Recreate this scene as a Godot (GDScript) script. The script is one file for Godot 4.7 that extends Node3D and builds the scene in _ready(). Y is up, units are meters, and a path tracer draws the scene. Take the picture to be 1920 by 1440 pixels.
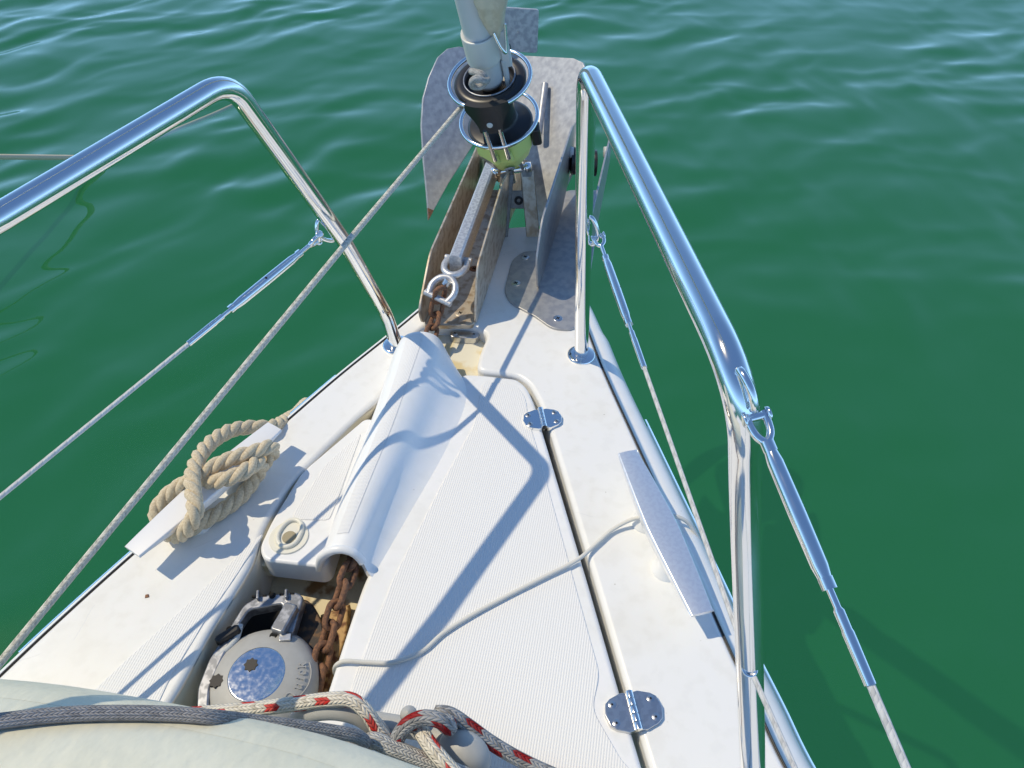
extends Node3D
# The foredeck of a moored sailing yacht. x is to starboard of the photographer, -z ahead, y = 0 is the deck.
# at(u, v, h): where the sight line of photograph point (u, v) meets the level h metres above the deck.
const EYE := 0.95
const FOCAL := 1383.0
const SEA := -1.2
const AXIS := Vector2(0.187, -0.982)     # the boat's centre line on deck, aft to fore, in (x, z)

func at(u: float, v: float, h := 0.0) -> Vector3:
	var a := (u - 960.0) / FOCAL
	var b := (v - 720.0) / FOCAL
	var z := (EYE - h) / (0.70711 * (1.0 + b))
	return Vector3(a * z, h, -0.70711 * z * (1.0 - b))

func ats(list: Array, h := 0.0) -> PackedVector3Array:
	var r := PackedVector3Array()
	for p in list:
		if p is Vector3: r.append(p)
		else: r.append(at(p[0], p[1], p[2] if p.size() > 2 else h))
	return r

func flat(list: Array, h := 0.0) -> PackedVector2Array:
	var r := PackedVector2Array()
	for p in ats(list, h): r.append(Vector2(p.x, p.z))
	return r

# ---------------------------------------------------------------- mesh kit
class Kit:
	var v := PackedVector3Array()
	var n := PackedVector3Array()
	var t := PackedVector2Array()
	var c := PackedColorArray()
	var i := PackedInt32Array()
	var coloured := false

	func put(p: Vector3, nn: Vector3, uv := Vector2.ZERO) -> int:
		v.append(p); n.append(nn); t.append(uv)
		return v.size() - 1

	func tri(a: int, b: int, d: int) -> void:
		var g := (v[d] - v[a]).cross(v[b] - v[a])
		if g.dot(n[a] + n[b] + n[d]) < 0.0:
			i.append(a); i.append(d); i.append(b)
		else:
			i.append(a); i.append(b); i.append(d)

	func grid(rows: Array, wrap := false, outward = null, long_wrap := false, vlen: Array = []) -> void:
		# rows: arrays of points; wrap closes each row, long_wrap joins the last row to the first
		var m: int = rows.size()
		var k: int = rows[0].size()
		var base := v.size()
		for r in m:
			for j in k:
				var p: Vector3 = rows[r][j]
				var ja := (j + k - 1) % k if wrap else maxi(j - 1, 0)
				var jb := (j + 1) % k if wrap else mini(j + 1, k - 1)
				var ra := (r + m - 1) % m if long_wrap else maxi(r - 1, 0)
				var rb := (r + 1) % m if long_wrap else mini(r + 1, m - 1)
				var nn: Vector3 = (rows[r][jb] - rows[r][ja]).cross(rows[rb][j] - rows[ra][j])
				nn = nn.normalized() if nn.length() > 1e-12 else Vector3.UP
				if outward is Array:
					if nn.dot(p - outward[r]) < 0.0: nn = -nn
				elif outward is Vector3:
					if nn.dot(outward) < 0.0: nn = -nn
				elif outward is float:
					nn = nn * outward
				put(p, nn, Vector2(float(j) / (k if wrap else k - 1), vlen[r] if vlen.size() else float(r)))
			if wrap:
				v.append(v[base + r * (k + 1)]); n.append(n[base + r * (k + 1)])
				t.append(Vector2(1.0, vlen[r] if vlen.size() else float(r)))
		var w := k + 1 if wrap else k
		for r in (m if long_wrap else m - 1):
			var r2 := (r + 1) % m
			for j in w - 1:
				tri(base + r * w + j, base + r * w + j + 1, base + r2 * w + j)
				tri(base + r * w + j + 1, base + r2 * w + j + 1, base + r2 * w + j)

	func disc(ring: Array, nn: Vector3) -> void:
		var mid := Vector3.ZERO
		for p in ring: mid += p
		var a := put(mid / ring.size(), nn)
		var b := v.size()
		for p in ring: put(p, nn)
		for j in ring.size(): tri(a, b + j, b + (j + 1) % ring.size())

	func tube(path: PackedVector3Array, radius, sides := 12, closed := false, caps := true, squash := 1.0) -> void:
		var m := path.size()
		var rows := []
		var mids := []
		var lens := []
		var far := 0.0
		var dir := (path[1] - path[0]).normalized()
		var side := dir.cross(Vector3.UP)
		if side.length() < 0.1: side = dir.cross(Vector3.RIGHT)
		side = side.normalized()
		for k in m:
			var ta: Vector3
			if closed: ta = (path[(k + 1) % m] - path[(k + m - 1) % m]).normalized()
			else: ta = (path[mini(k + 1, m - 1)] - path[maxi(k - 1, 0)]).normalized()
			side = (side - ta * side.dot(ta)).normalized()
			var up := side.cross(ta).normalized()
			var rr: float = radius[k] if radius is Array else radius
			var row := PackedVector3Array()
			for j in sides:
				var a := TAU * j / sides
				row.append(path[k] + side * cos(a) * rr + up * sin(a) * rr * squash)
			rows.append(row); mids.append(path[k])
			if k > 0: far += path[k].distance_to(path[k - 1])
			lens.append(far)
		grid(rows, true, mids, closed, lens)
		if caps and not closed:
			disc(Array(rows[0]), (path[0] - path[1]).normalized())
			disc(Array(rows[m - 1]), (path[m - 1] - path[m - 2]).normalized())

	func lathe(profile: Array, xf: Transform3D, seg := 32, sharp := []) -> void:
		# profile: [radius, height] pairs round the local y axis; entries listed in sharp start a new smooth band
		var bands := [[]]
		for k in profile.size():
			bands[-1].append(profile[k])
			if k in sharp and k < profile.size() - 1: bands.append([profile[k]])
		for band in bands:
			if band.size() < 2: continue
			var base := v.size()
			for k in band.size():
				var p0 = band[maxi(k - 1, 0)]
				var p1 = band[mini(k + 1, band.size() - 1)]
				var nx: float = p1[1] - p0[1]
				var ny: float = -(p1[0] - p0[0])
				for j in seg + 1:
					var a := TAU * j / seg
					var q := Vector3(cos(a), 0, sin(a))
					put(xf * (q * band[k][0] + Vector3(0, band[k][1], 0)), (xf.basis * (q * nx + Vector3(0, ny, 0))).normalized(), Vector2(float(j) / seg, band[k][1]))
			for k in band.size() - 1:
				for j in seg:
					var a: int = base + k * (seg + 1) + j
					if band[k][0] > 1e-6: tri(a, a + 1, a + seg + 1)
					if band[k + 1][0] > 1e-6: tri(a + 1, a + seg + 2, a + seg + 1)

	func slab(poly: PackedVector2Array, top: float, bottom: float, bevel := 0.003, seg := 3, xf := Transform3D.IDENTITY, under := true) -> void:
		# an upright prism over poly (x, z) with a rounded upper edge
		if Geometry2D.is_polygon_clockwise(poly): poly.reverse()
		var m := poly.size()
		var out := PackedVector2Array()
		var mit := PackedFloat32Array()
		for k in m:
			var e0 := (poly[k] - poly[(k + m - 1) % m]).normalized()
			var e1 := (poly[(k + 1) % m] - poly[k]).normalized()
			var n0 := Vector2(e0.y, -e0.x)
			var n1 := Vector2(e1.y, -e1.x)
			var o := (n0 + n1).normalized()
			if o == Vector2.ZERO: o = n0
			out.append(o); mit.append(1.0 / maxf(0.4, o.dot(n0)))
		var steps := [[0.0, bottom, 0.0], [0.0, top - bevel, 0.0]]
		for k in range(1, seg + 1):
			var a: float = PI / 2 * k / seg
			steps.append([bevel * (1 - cos(a)), top - bevel + bevel * sin(a), a])
		for k in m:
			var k2 := (k + 1) % m
			var ed := (poly[k2] - poly[k]).normalized()
			var en := Vector2(ed.y, -ed.x)
			var na := out[k] if mit[k] < 1.06 else en
			var nb := out[k2] if mit[k2] < 1.06 else en
			var base := v.size()
			for s in steps:
				var c0: float = cos(s[2])
				var s0: float = sin(s[2])
				var pa: Vector2 = poly[k] - out[k] * (s[0] * mit[k])
				var pb: Vector2 = poly[k2] - out[k2] * (s[0] * mit[k2])
				put(xf * Vector3(pa.x, s[1], pa.y), (xf.basis * Vector3(na.x * c0, s0, na.y * c0)).normalized(), pa)
				put(xf * Vector3(pb.x, s[1], pb.y), (xf.basis * Vector3(nb.x * c0, s0, nb.y * c0)).normalized(), pb)
			for r in steps.size() - 1:
				tri(base + r * 2, base + r * 2 + 1, base + r * 2 + 2)
				tri(base + r * 2 + 1, base + r * 2 + 3, base + r * 2 + 2)
		var cap := PackedVector2Array()
		for k in m: cap.append(poly[k] - out[k] * (bevel * mit[k]))
		for lvl in ([[cap, top, 1.0], [poly, bottom, -1.0]] if under else [[cap, top, 1.0]]):
			var f := Geometry2D.triangulate_polygon(lvl[0])
			if f.is_empty(): print("slab not triangulated ", m)
			var b2 := v.size()
			for p in lvl[0]: put(xf * Vector3(p.x, lvl[1], p.y), xf.basis.y.normalized() * lvl[2], p)
			for k in range(0, f.size(), 3): tri(b2 + f[k], b2 + f[k + 1], b2 + f[k + 2])

	func box(size: Vector3, xf: Transform3D, bevel := 0.002) -> void:
		var w := size.x / 2
		var d := size.z / 2
		var c2 := minf(bevel, minf(w, d) * 0.5)
		slab(PackedVector2Array([Vector2(-w + c2, -d), Vector2(w - c2, -d), Vector2(w, -d + c2), Vector2(w, d - c2), Vector2(w - c2, d), Vector2(-w + c2, d), Vector2(-w, d - c2), Vector2(-w, -d + c2)]), size.y / 2, -size.y / 2, minf(bevel, size.y * 0.4), 2, xf)

	func mesh() -> ArrayMesh:
		var a := []
		a.resize(Mesh.ARRAY_MAX)
		a[Mesh.ARRAY_VERTEX] = v; a[Mesh.ARRAY_NORMAL] = n; a[Mesh.ARRAY_TEX_UV] = t; a[Mesh.ARRAY_INDEX] = i
		if coloured: a[Mesh.ARRAY_COLOR] = c
		var m := ArrayMesh.new()
		m.add_surface_from_arrays(Mesh.PRIMITIVE_TRIANGLES, a)
		return m

# ---------------------------------------------------------------- things
var taken := {}

func numbered(called: String) -> String:
	taken[called] = taken.get(called, -1) + 1
	return called if taken[called] == 0 else "%s_%03d" % [called, taken[called]]

func thing(called: String, label: String, category: String, group := "", where := Vector3.ZERO) -> Node3D:
	var o := Node3D.new()
	o.name = numbered(called)
	add_child(o)
	o.position = where
	o.set_meta("label", label); o.set_meta("category", category)
	if group: o.set_meta("group", group)
	return o

func part(called: String, shape, m: Material, parent: Node3D, label := "") -> MeshInstance3D:
	var o := MeshInstance3D.new()
	o.name = called
	o.mesh = shape.mesh() if shape is Kit else shape
	o.material_override = m
	parent.add_child(o, true)
	if label: o.set_meta("label", label)
	return o

func tube_of(path: PackedVector3Array, r, sides := 12, closed := false, caps := true) -> Kit:
	var k := Kit.new()
	k.tube(path, r, sides, closed, caps)
	return k

func slab_of(poly: PackedVector2Array, top: float, bottom: float, bevel := 0.003, seg := 3) -> Kit:
	var k := Kit.new()
	k.slab(poly, top, bottom, bevel, seg)
	return k

func curve(pts: PackedVector3Array, per := 8, closed := false) -> PackedVector3Array:
	# Catmull-Rom through the points
	var r := PackedVector3Array()
	var m := pts.size()
	for k in (m if closed else m - 1):
		var p0 := pts[(k + m - 1) % m] if closed else pts[maxi(k - 1, 0)]
		var p1 := pts[k]
		var p2 := pts[(k + 1) % m]
		var p3 := pts[(k + 2) % m] if closed else pts[mini(k + 2, m - 1)]
		for s in per:
			var tb := maxf(1e-4, sqrt(p1.distance_to(p2)))
			r.append(p1.cubic_interpolate_in_time(p2, p0, p3, float(s) / per, tb, -maxf(1e-4, sqrt(p0.distance_to(p1))), tb + maxf(1e-4, sqrt(p2.distance_to(p3)))))
	if not closed: r.append(pts[m - 1])
	return r

func fillet(pts: PackedVector3Array, radii, per := 10) -> PackedVector3Array:
	# a bent pipe: straight runs joined by round bends
	var r := PackedVector3Array([pts[0]])
	for k in range(1, pts.size() - 1):
		var a := (pts[k - 1] - pts[k])
		var b := (pts[k + 1] - pts[k])
		var half := acos(clampf(a.normalized().dot(b.normalized()), -1, 1)) / 2
		var radius: float = radii[k - 1] if radii is Array else radii
		var cut := minf(radius / tan(half), minf(a.length(), b.length()) * 0.48)
		var p := pts[k] + a.normalized() * cut
		var q := pts[k] + b.normalized() * cut
		for s in per + 1:
			var f := float(s) / per
			r.append(p.lerp(pts[k], f).lerp(pts[k].lerp(q, f), f))
	r.append(pts[-1])
	var dense := PackedVector3Array([r[0]])
	for k in range(1, r.size()):
		var steps := int(ceil(r[k].distance_to(r[k - 1]) / 0.03))
		for s in range(1, steps + 1): dense.append(r[k - 1].lerp(r[k], float(s) / steps))
	return dense

func rounded(poly: PackedVector2Array, radius: float, per := 5) -> PackedVector2Array:
	var r := PackedVector2Array()
	var m := poly.size()
	for k in m:
		var a := poly[(k + m - 1) % m] - poly[k]
		var b := poly[(k + 1) % m] - poly[k]
		if a.normalized().dot(b.normalized()) < -0.995:
			r.append(poly[k]); continue
		var cut := minf(radius, minf(a.length(), b.length()) * 0.45)
		var p := poly[k] + a.normalized() * cut
		var q := poly[k] + b.normalized() * cut
		for s in per + 1:
			var f := float(s) / per
			r.append(p.lerp(poly[k], f).lerp(poly[k].lerp(q, f), f))
	return r

func basis_y(up: Vector3, front: Vector3) -> Basis:
	# local y along up, local z as near front as it goes
	var y := up.normalized()
	var z := (front - y * front.dot(y)).normalized()
	return Basis(y.cross(z), y, z)

func circle(r: float, xf: Transform3D, seg := 40, from := 0.0, sweep := TAU) -> PackedVector3Array:
	var p := PackedVector3Array()
	for k in (seg if sweep >= TAU - 1e-4 else seg + 1):
		var a := from + sweep * k / seg
		p.append(xf * Vector3(cos(a) * r, 0, sin(a) * r))
	return p

# ---------------------------------------------------------------- materials
var M := {}

func mat(linear: Color, rough: float, metal := 0.0, spec := 0.5) -> StandardMaterial3D:
	var m := StandardMaterial3D.new()
	m.albedo_color = linear.linear_to_srgb()
	m.roughness = rough; m.metallic = metal; m.metallic_specular = spec
	return m

func noise_image(size: int, freq: float, seed_: int, octaves := 4, kind := FastNoiseLite.TYPE_SIMPLEX_SMOOTH) -> Image:
	var f := FastNoiseLite.new()
	f.noise_type = kind; f.seed = seed_; f.frequency = freq
	f.fractal_type = FastNoiseLite.FRACTAL_FBM; f.fractal_octaves = octaves
	return f.get_seamless_image(size, size)

func two_tone(size: int, freq: float, seed_: int, a: Color, b: Color, lo := 0.35, hi := 0.65, octaves := 4) -> ImageTexture:
	# a and b are linear base colours
	var src := noise_image(size, freq, seed_, octaves)
	var im := Image.create_empty(size, size, false, Image.FORMAT_RGB8)
	for y in size:
		for x in size:
			var f := smoothstep(lo, hi, src.get_pixel(x, y).r)
			im.set_pixel(x, y, a.lerp(b, f).linear_to_srgb())
	return ImageTexture.create_from_image(im)

func grain(size: int, freq: float, seed_: int, lo := 0.0, hi := 1.0) -> ImageTexture:
	var src := noise_image(size, freq, seed_, 4)
	var im := Image.create_empty(size, size, false, Image.FORMAT_RGB8)
	for y in size:
		for x in size:
			var f := lerpf(lo, hi, src.get_pixel(x, y).r)
			im.set_pixel(x, y, Color(f, f, f))
	return ImageTexture.create_from_image(im)

func gelcoat(size: int, seed_: int, clean: Color, stained: Color, specks: int) -> ImageTexture:
	# old white gelcoat: cloudy, with drifts of yellow stain, faint scuffs and dark specks of dirt
	var big := noise_image(size, 0.0028, seed_, 5)
	var fine := noise_image(size, 0.03, seed_ + 50, 4)
	var im := Image.create_empty(size, size, false, Image.FORMAT_RGB8)
	for y in size:
		for x in size:
			var f := smoothstep(0.40, 0.95, big.get_pixel(x, y).r + 0.25 * (fine.get_pixel(x, y).r - 0.5))
			var c := clean.lerp(stained, f * 0.30)
			c = c.lerp(c * 0.97, smoothstep(0.5, 0.8, fine.get_pixel(x, y).r))
			im.set_pixel(x, y, c.linear_to_srgb())
	var rng := RandomNumberGenerator.new()
	rng.seed = seed_
	for k in specks:
		var px := rng.randi_range(2, size - 4)
		var py := rng.randi_range(2, size - 4)
		var d := Color(0.20, 0.16, 0.11).lerp(clean, rng.randf_range(0.1, 0.75)).linear_to_srgb()
		im.set_pixel(px, py, d)
		if rng.randf() < 0.4: im.set_pixel(px + 1, py, d)
		if rng.randf() < 0.25: im.set_pixel(px, py + 1, d)
	for k in 26:
		var p := Vector2(rng.randf() * size, rng.randf() * size)
		var dir := Vector2.from_angle(rng.randf() * TAU)
		var shade := (clean * rng.randf_range(0.88, 0.95)).linear_to_srgb()
		for q in rng.randi_range(15, 70):
			p += dir
			dir = dir.rotated(rng.randf_range(-0.05, 0.05))
			im.set_pixel(posmod(int(p.x), size), posmod(int(p.y), size), shade)
	return ImageTexture.create_from_image(im)

func cover(m: StandardMaterial3D, tex: Texture2D, per_metre: float) -> StandardMaterial3D:
	m.albedo_color = Color.WHITE
	m.albedo_texture = tex
	m.uv1_triplanar = true; m.uv1_world_triplanar = true
	m.uv1_scale = Vector3.ONE * per_metre
	return m

func rope_maps(size: int, around: int, base: Color, dark: Color, fleck: Color, flecks: Array, seed_: int) -> Array:
	# a braided cover: herring-bone yarns; flecks are [column, row, columns, rows] of coloured yarn in braid cells
	var im := Image.create_empty(size, size, false, Image.FORMAT_RGB8)
	var hm := Image.create_empty(size, size, false, Image.FORMAT_RGB8)
	var rng := RandomNumberGenerator.new()
	rng.seed = seed_
	var tone := []
	for k in around * around * 4: tone.append(rng.randf())
	for y in size:
		for x in size:
			var u := float(x) / size * around
			var w := float(y) / size * around
			var col := int(u)
			var fu := u - col
			var slant := fu if col % 2 == 0 else 1.0 - fu
			var ww := w + slant * 0.9
			var row := int(floor(ww))
			var fw := ww - row
			var hgt := sqrt(maxf(0.0, 1.0 - pow(2.0 * fu - 1.0, 2.0))) * 0.5 + sqrt(maxf(0.0, 1.0 - pow(2.0 * fw - 1.0, 2.0))) * 0.5
			var k := (posmod(row, around) * around + col) % tone.size()
			var shade: Color = base.lerp(dark, 0.55 * tone[k] * tone[k])
			for f in flecks:
				var rr := posmod(row - f[1], around)
				if rr < f[3] and posmod(col - f[0], around) < f[2]: shade = fleck.lerp(base, 0.12 * tone[k])
			im.set_pixel(x, y, shade.linear_to_srgb())
			hm.set_pixel(x, y, Color(hgt, hgt, hgt))
	return [ImageTexture.create_from_image(im), ImageTexture.create_from_image(hm)]

func rope_mat(maps: Array, turns: float, per_metre: float, relief: float) -> StandardMaterial3D:
	var m := StandardMaterial3D.new()
	m.albedo_texture = maps[0]
	m.roughness = 0.9; m.metallic_specular = 0.2
	m.heightmap_enabled = true; m.heightmap_texture = maps[1]; m.heightmap_scale = relief
	m.uv1_scale = Vector3(turns, per_metre, 1)
	return m

func make_materials() -> void:
	M.gel = mat(Color(0.80, 0.80, 0.775), 0.32)
	cover(M.gel, gelcoat(1024, 3, Color(0.83, 0.83, 0.81), Color(0.75, 0.71, 0.60), 70), 1.0)
	M.lid = mat(Color(0.82, 0.825, 0.82), 0.35)
	cover(M.lid, gelcoat(1024, 5, Color(0.84, 0.845, 0.84), Color(0.78, 0.76, 0.69), 40), 1.0)
	M.cream = mat(Color(0.74, 0.67, 0.47), 0.5)
	cover(M.cream, two_tone(512, 0.010, 8, Color(0.78, 0.74, 0.60), Color(0.70, 0.58, 0.33), 0.35, 0.75, 5), 3.0)
	M.lip = mat(Color(0.7, 0.67, 0.57), 0.45)
	cover(M.lip, two_tone(512, 0.008, 12, Color(0.76, 0.74, 0.66), Color(0.66, 0.60, 0.45), 0.3, 0.75, 5), 2.0)
	M.floor = mat(Color(0.74, 0.67, 0.47), 0.5)
	cover(M.floor, two_tone(512, 0.012, 9, Color(0.72, 0.63, 0.42), Color(0.30, 0.16, 0.06), 0.45, 0.8, 5), 3.0)
	# non-skid: fine ribs along the boat, crossed by shallower ones
	var hm := Image.create_empty(64, 64, false, Image.FORMAT_RGB8)
	for y in 64:
		for x in 64:
			var h := 0.5 - 0.5 * cos(TAU * x / 16.0)
			h = pow(h, 0.7) * (0.80 + 0.20 * cos(TAU * y / 16.0))
			hm.set_pixel(x, y, Color(h, h, h))
	M.skid = mat(Color(0.80, 0.80, 0.79), 0.55)
	M.skid.heightmap_enabled = true
	M.skid.heightmap_texture = ImageTexture.create_from_image(hm)
	M.skid.heightmap_scale = 0.042
	M.skid.uv1_scale = Vector3(1.0 / 0.0136, 1.0 / 0.02, 1)
	M.hull = mat(Color(0.80, 0.80, 0.79), 0.25)
	M.chrome = mat(Color(0.86, 0.86, 0.85), 0.07, 1.0)
	M.chrome.roughness_texture = grain(256, 0.02, 21, 0.25, 1.0)
	M.chrome.roughness_texture_channel = BaseMaterial3D.TEXTURE_CHANNEL_RED
	M.chrome.roughness = 0.16
	M.chrome.uv1_triplanar = true; M.chrome.uv1_world_triplanar = true; M.chrome.uv1_scale = Vector3.ONE * 9.0
	M.steel = mat(Color(0.55, 0.55, 0.55), 0.28, 1.0)
	cover(M.steel, two_tone(256, 0.02, 31, Color(0.64, 0.64, 0.64), Color(0.56, 0.56, 0.57)), 16.0)
	M.dull = mat(Color(0.3, 0.3, 0.29), 0.55, 0.3)
	cover(M.dull, two_tone(256, 0.02, 32, Color(0.33, 0.33, 0.32), Color(0.24, 0.24, 0.23)), 8.0)
	M.alloy = mat(Color(0.72, 0.74, 0.78), 0.38, 0.85)

	cover(M.alloy, two_tone(512, 0.03, 33, Color(0.93, 0.94, 0.95), Color(0.86, 0.87, 0.89), 0.3, 0.7), 8.0)
	M.white_alloy = mat(Color(0.80, 0.80, 0.80), 0.35, 0.15)
	M.galv = mat(Color(0.35, 0.36, 0.38), 0.42, 0.4)
	cover(M.galv, two_tone(512, 0.02, 35, Color(0.49, 0.50, 0.51), Color(0.33, 0.34, 0.37), 0.28, 0.75, 5), 5.0)
	M.zinc = mat(Color(0.55, 0.56, 0.58), 0.4, 0.55)
	cover(M.zinc, two_tone(512, 0.03, 36, Color(0.66, 0.67, 0.68), Color(0.48, 0.49, 0.52), 0.3, 0.7, 5), 8.0)
	M.plate = mat(Color(0.4, 0.4, 0.4), 0.42, 0.6)
	cover(M.plate, two_tone(512, 0.016, 37, Color(0.50, 0.49, 0.47), Color(0.40, 0.40, 0.41), 0.25, 0.75, 5), 5.0)
	M.tan_steel = mat(Color(0.6, 0.5, 0.4), 0.4, 0.5)
	cover(M.tan_steel, two_tone(512, 0.012, 39, Color(0.66, 0.58, 0.47), Color(0.44, 0.33, 0.22), 0.4, 0.8, 5), 6.0)
	M.rust = mat(Color(0.2, 0.1, 0.06), 0.85)
	cover(M.rust, two_tone(512, 0.03, 41, Color(0.27, 0.13, 0.065), Color(0.12, 0.065, 0.045), 0.3, 0.7, 5), 12.0)
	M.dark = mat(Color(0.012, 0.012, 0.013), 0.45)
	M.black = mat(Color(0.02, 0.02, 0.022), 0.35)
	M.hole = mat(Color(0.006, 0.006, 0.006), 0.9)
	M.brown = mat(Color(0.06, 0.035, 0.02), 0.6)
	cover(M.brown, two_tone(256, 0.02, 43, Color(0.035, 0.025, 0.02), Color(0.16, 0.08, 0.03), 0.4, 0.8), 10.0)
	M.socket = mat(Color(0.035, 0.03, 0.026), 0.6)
	M.grey_plastic = mat(Color(0.42, 0.42, 0.41), 0.5)
	cover(M.grey_plastic, two_tone(256, 0.03, 45, Color(0.42, 0.42, 0.405), Color(0.40, 0.40, 0.385)), 8.0)
	M.pale_plastic = mat(Color(0.55, 0.57, 0.57), 0.35)
	M.cast = mat(Color(0.30, 0.31, 0.34), 0.38, 0.7)
	cover(M.cast, two_tone(256, 0.03, 47, Color(0.40, 0.41, 0.44), Color(0.22, 0.23, 0.25)), 8.0)
	M.lime = mat(Color(0.62, 0.70, 0.22), 0.4)
	M.mirror = mat(Color(0.85, 0.86, 0.88), 0.22, 1.0)
	M.mirror.roughness_texture = grain(256, 0.03, 23, 0.3, 1.0)
	M.mirror.uv1_triplanar = true; M.mirror.uv1_world_triplanar = true; M.mirror.uv1_scale = Vector3.ONE * 14.0
	M.cream_plastic = mat(Color(0.78, 0.76, 0.66), 0.4)
	M.sail = mat(Color(0.62, 0.56, 0.43), 0.85)
	cover(M.sail, two_tone(256, 0.02, 49, Color(0.66, 0.60, 0.47), Color(0.54, 0.48, 0.36)), 6.0)
	M.tender = mat(Color(0.60, 0.61, 0.50), 0.55)
	cover(M.tender, two_tone(512, 0.008, 51, Color(0.75, 0.735, 0.60), Color(0.70, 0.685, 0.55), 0.3, 0.7, 5), 2.5)
	var weave := noise_image(256, 0.06, 55, 4)
	weave.bump_map_to_normal_map(3.0)
	M.tender.normal_enabled = true
	M.tender.normal_texture = ImageTexture.create_from_image(weave)
	M.tender.normal_scale = 0.35
	M.hemp = mat(Color(0.5, 0.4, 0.25), 0.95, 0.0, 0.1)
	cover(M.hemp, two_tone(512, 0.05, 53, Color(0.72, 0.62, 0.45), Color(0.55, 0.45, 0.30), 0.3, 0.7, 5), 10.0)
	M.hemp.rim_enabled = true; M.hemp.rim = 0.4
	M.cord = mat(Color(0.66, 0.65, 0.60), 0.85, 0.0, 0.2)
	var red := Color(0.56, 0.018, 0.016)
	M.red_rope = rope_mat(rope_maps(256, 12, Color(0.78, 0.73, 0.63), Color(0.30, 0.25, 0.18), red, [[1, 1, 2, 3], [7, 1, 2, 3], [4, 7, 2, 3], [10, 7, 2, 3]], 61), 1.0, 15.0, 0.3)
	M.grey_red_rope = rope_mat(rope_maps(256, 12, Color(0.42, 0.42, 0.42), Color(0.03, 0.03, 0.035), Color(0.30, 0.014, 0.016), [[1, 1, 2, 4], [7, 1, 2, 4], [4, 7, 2, 4], [10, 7, 2, 4]], 62), 1.0, 14.0, 0.3)  # darker braid: mid-grey base, near-black yarns, dark red flecks
	M.grey_rope = rope_mat(rope_maps(256, 16, Color(0.36, 0.36, 0.37), Color(0.12, 0.12, 0.13), red, [], 63), 1.0, 15.0, 0.3)
	M.pale_rope = rope_mat(rope_maps(256, 16, Color(0.56, 0.56, 0.54), Color(0.22, 0.22, 0.22), red, [], 64), 1.0, 15.0, 0.3)
	M.line_rope = rope_mat(rope_maps(128, 8, Color(0.68, 0.66, 0.58), Color(0.08, 0.08, 0.07), red, [], 65), 1.0, 40.0, 0.08)
	M.wire = rope_mat(rope_maps(64, 4, Color(0.70, 0.70, 0.68), Color(0.25, 0.25, 0.25), red, [], 66), 1.0, 60.0, 0.06)
	M.water = mat(Color(0.020, 0.168, 0.058), 0.03)
	M.water.metallic_specular = 0.5
	M.water.transparency = BaseMaterial3D.TRANSPARENCY_ALPHA
	M.water.albedo_color.a = 0.2
	M.bed = mat(Color(0.020, 0.168, 0.058), 0.95, 0.0, 0.0)

# ---------------------------------------------------------------- _ready
func _ready() -> void:
	var cam := Camera3D.new()
	cam.name = "camera"
	cam.position = Vector3(0, EYE, 0)
	cam.rotation_degrees = Vector3(-45, 0, 0)
	cam.fov = rad_to_deg(2.0 * atan(720.0 / FOCAL))
	cam.near = 0.02; cam.far = 9000.0
	add_child(cam)
	var we := WorldEnvironment.new()
	we.name = "environment"
	var env := Environment.new()
	env.background_mode = Environment.BG_SKY
	var sky := Sky.new()
	var sm := ProceduralSkyMaterial.new()
	sm.sky_top_color = Color(0.245, 0.345, 0.495)
	sm.sky_horizon_color = Color(0.61, 0.79, 0.97)
	sm.sky_curve = 0.20
	sm.sky_energy_multiplier = 1.5
	sm.ground_bottom_color = Color(0.10, 0.26, 0.22)
	sm.ground_horizon_color = Color(0.35, 0.50, 0.52)
	sm.sun_angle_max = 30.0
	sm.sun_curve = 0.2
	sky.sky_material = sm
	env.sky = sky
	env.tonemap_mode = Environment.TONE_MAPPER_LINEAR
	env.tonemap_exposure = 0.87
	env.sdfgi_enabled = true; env.ssao_enabled = true; env.ssil_enabled = true
	we.environment = env
	add_child(we)
	var sun := DirectionalLight3D.new()
	sun.name = "sun"
	sun.light_energy = 1.15
	sun.light_color = Color(1.0, 0.94, 0.82)
	sun.light_angular_distance = 0.5
	sun.shadow_enabled = true
	add_child(sun)
	sun.look_at_from_position(Vector3.ZERO, Vector3(0.62, -1.0, 0.13), Vector3.UP)

	make_materials()
	build_water()
	build_yacht()
	var locker := build_lid()
	build_hinges(locker)
	build_pulpit()
	build_bow_rollers()
	build_anchor()
	build_furler()
	build_windlass()
	build_chain()
	build_cleats()
	build_lifelines()
	build_tender()
	build_ropes()
	build_small()

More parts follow.
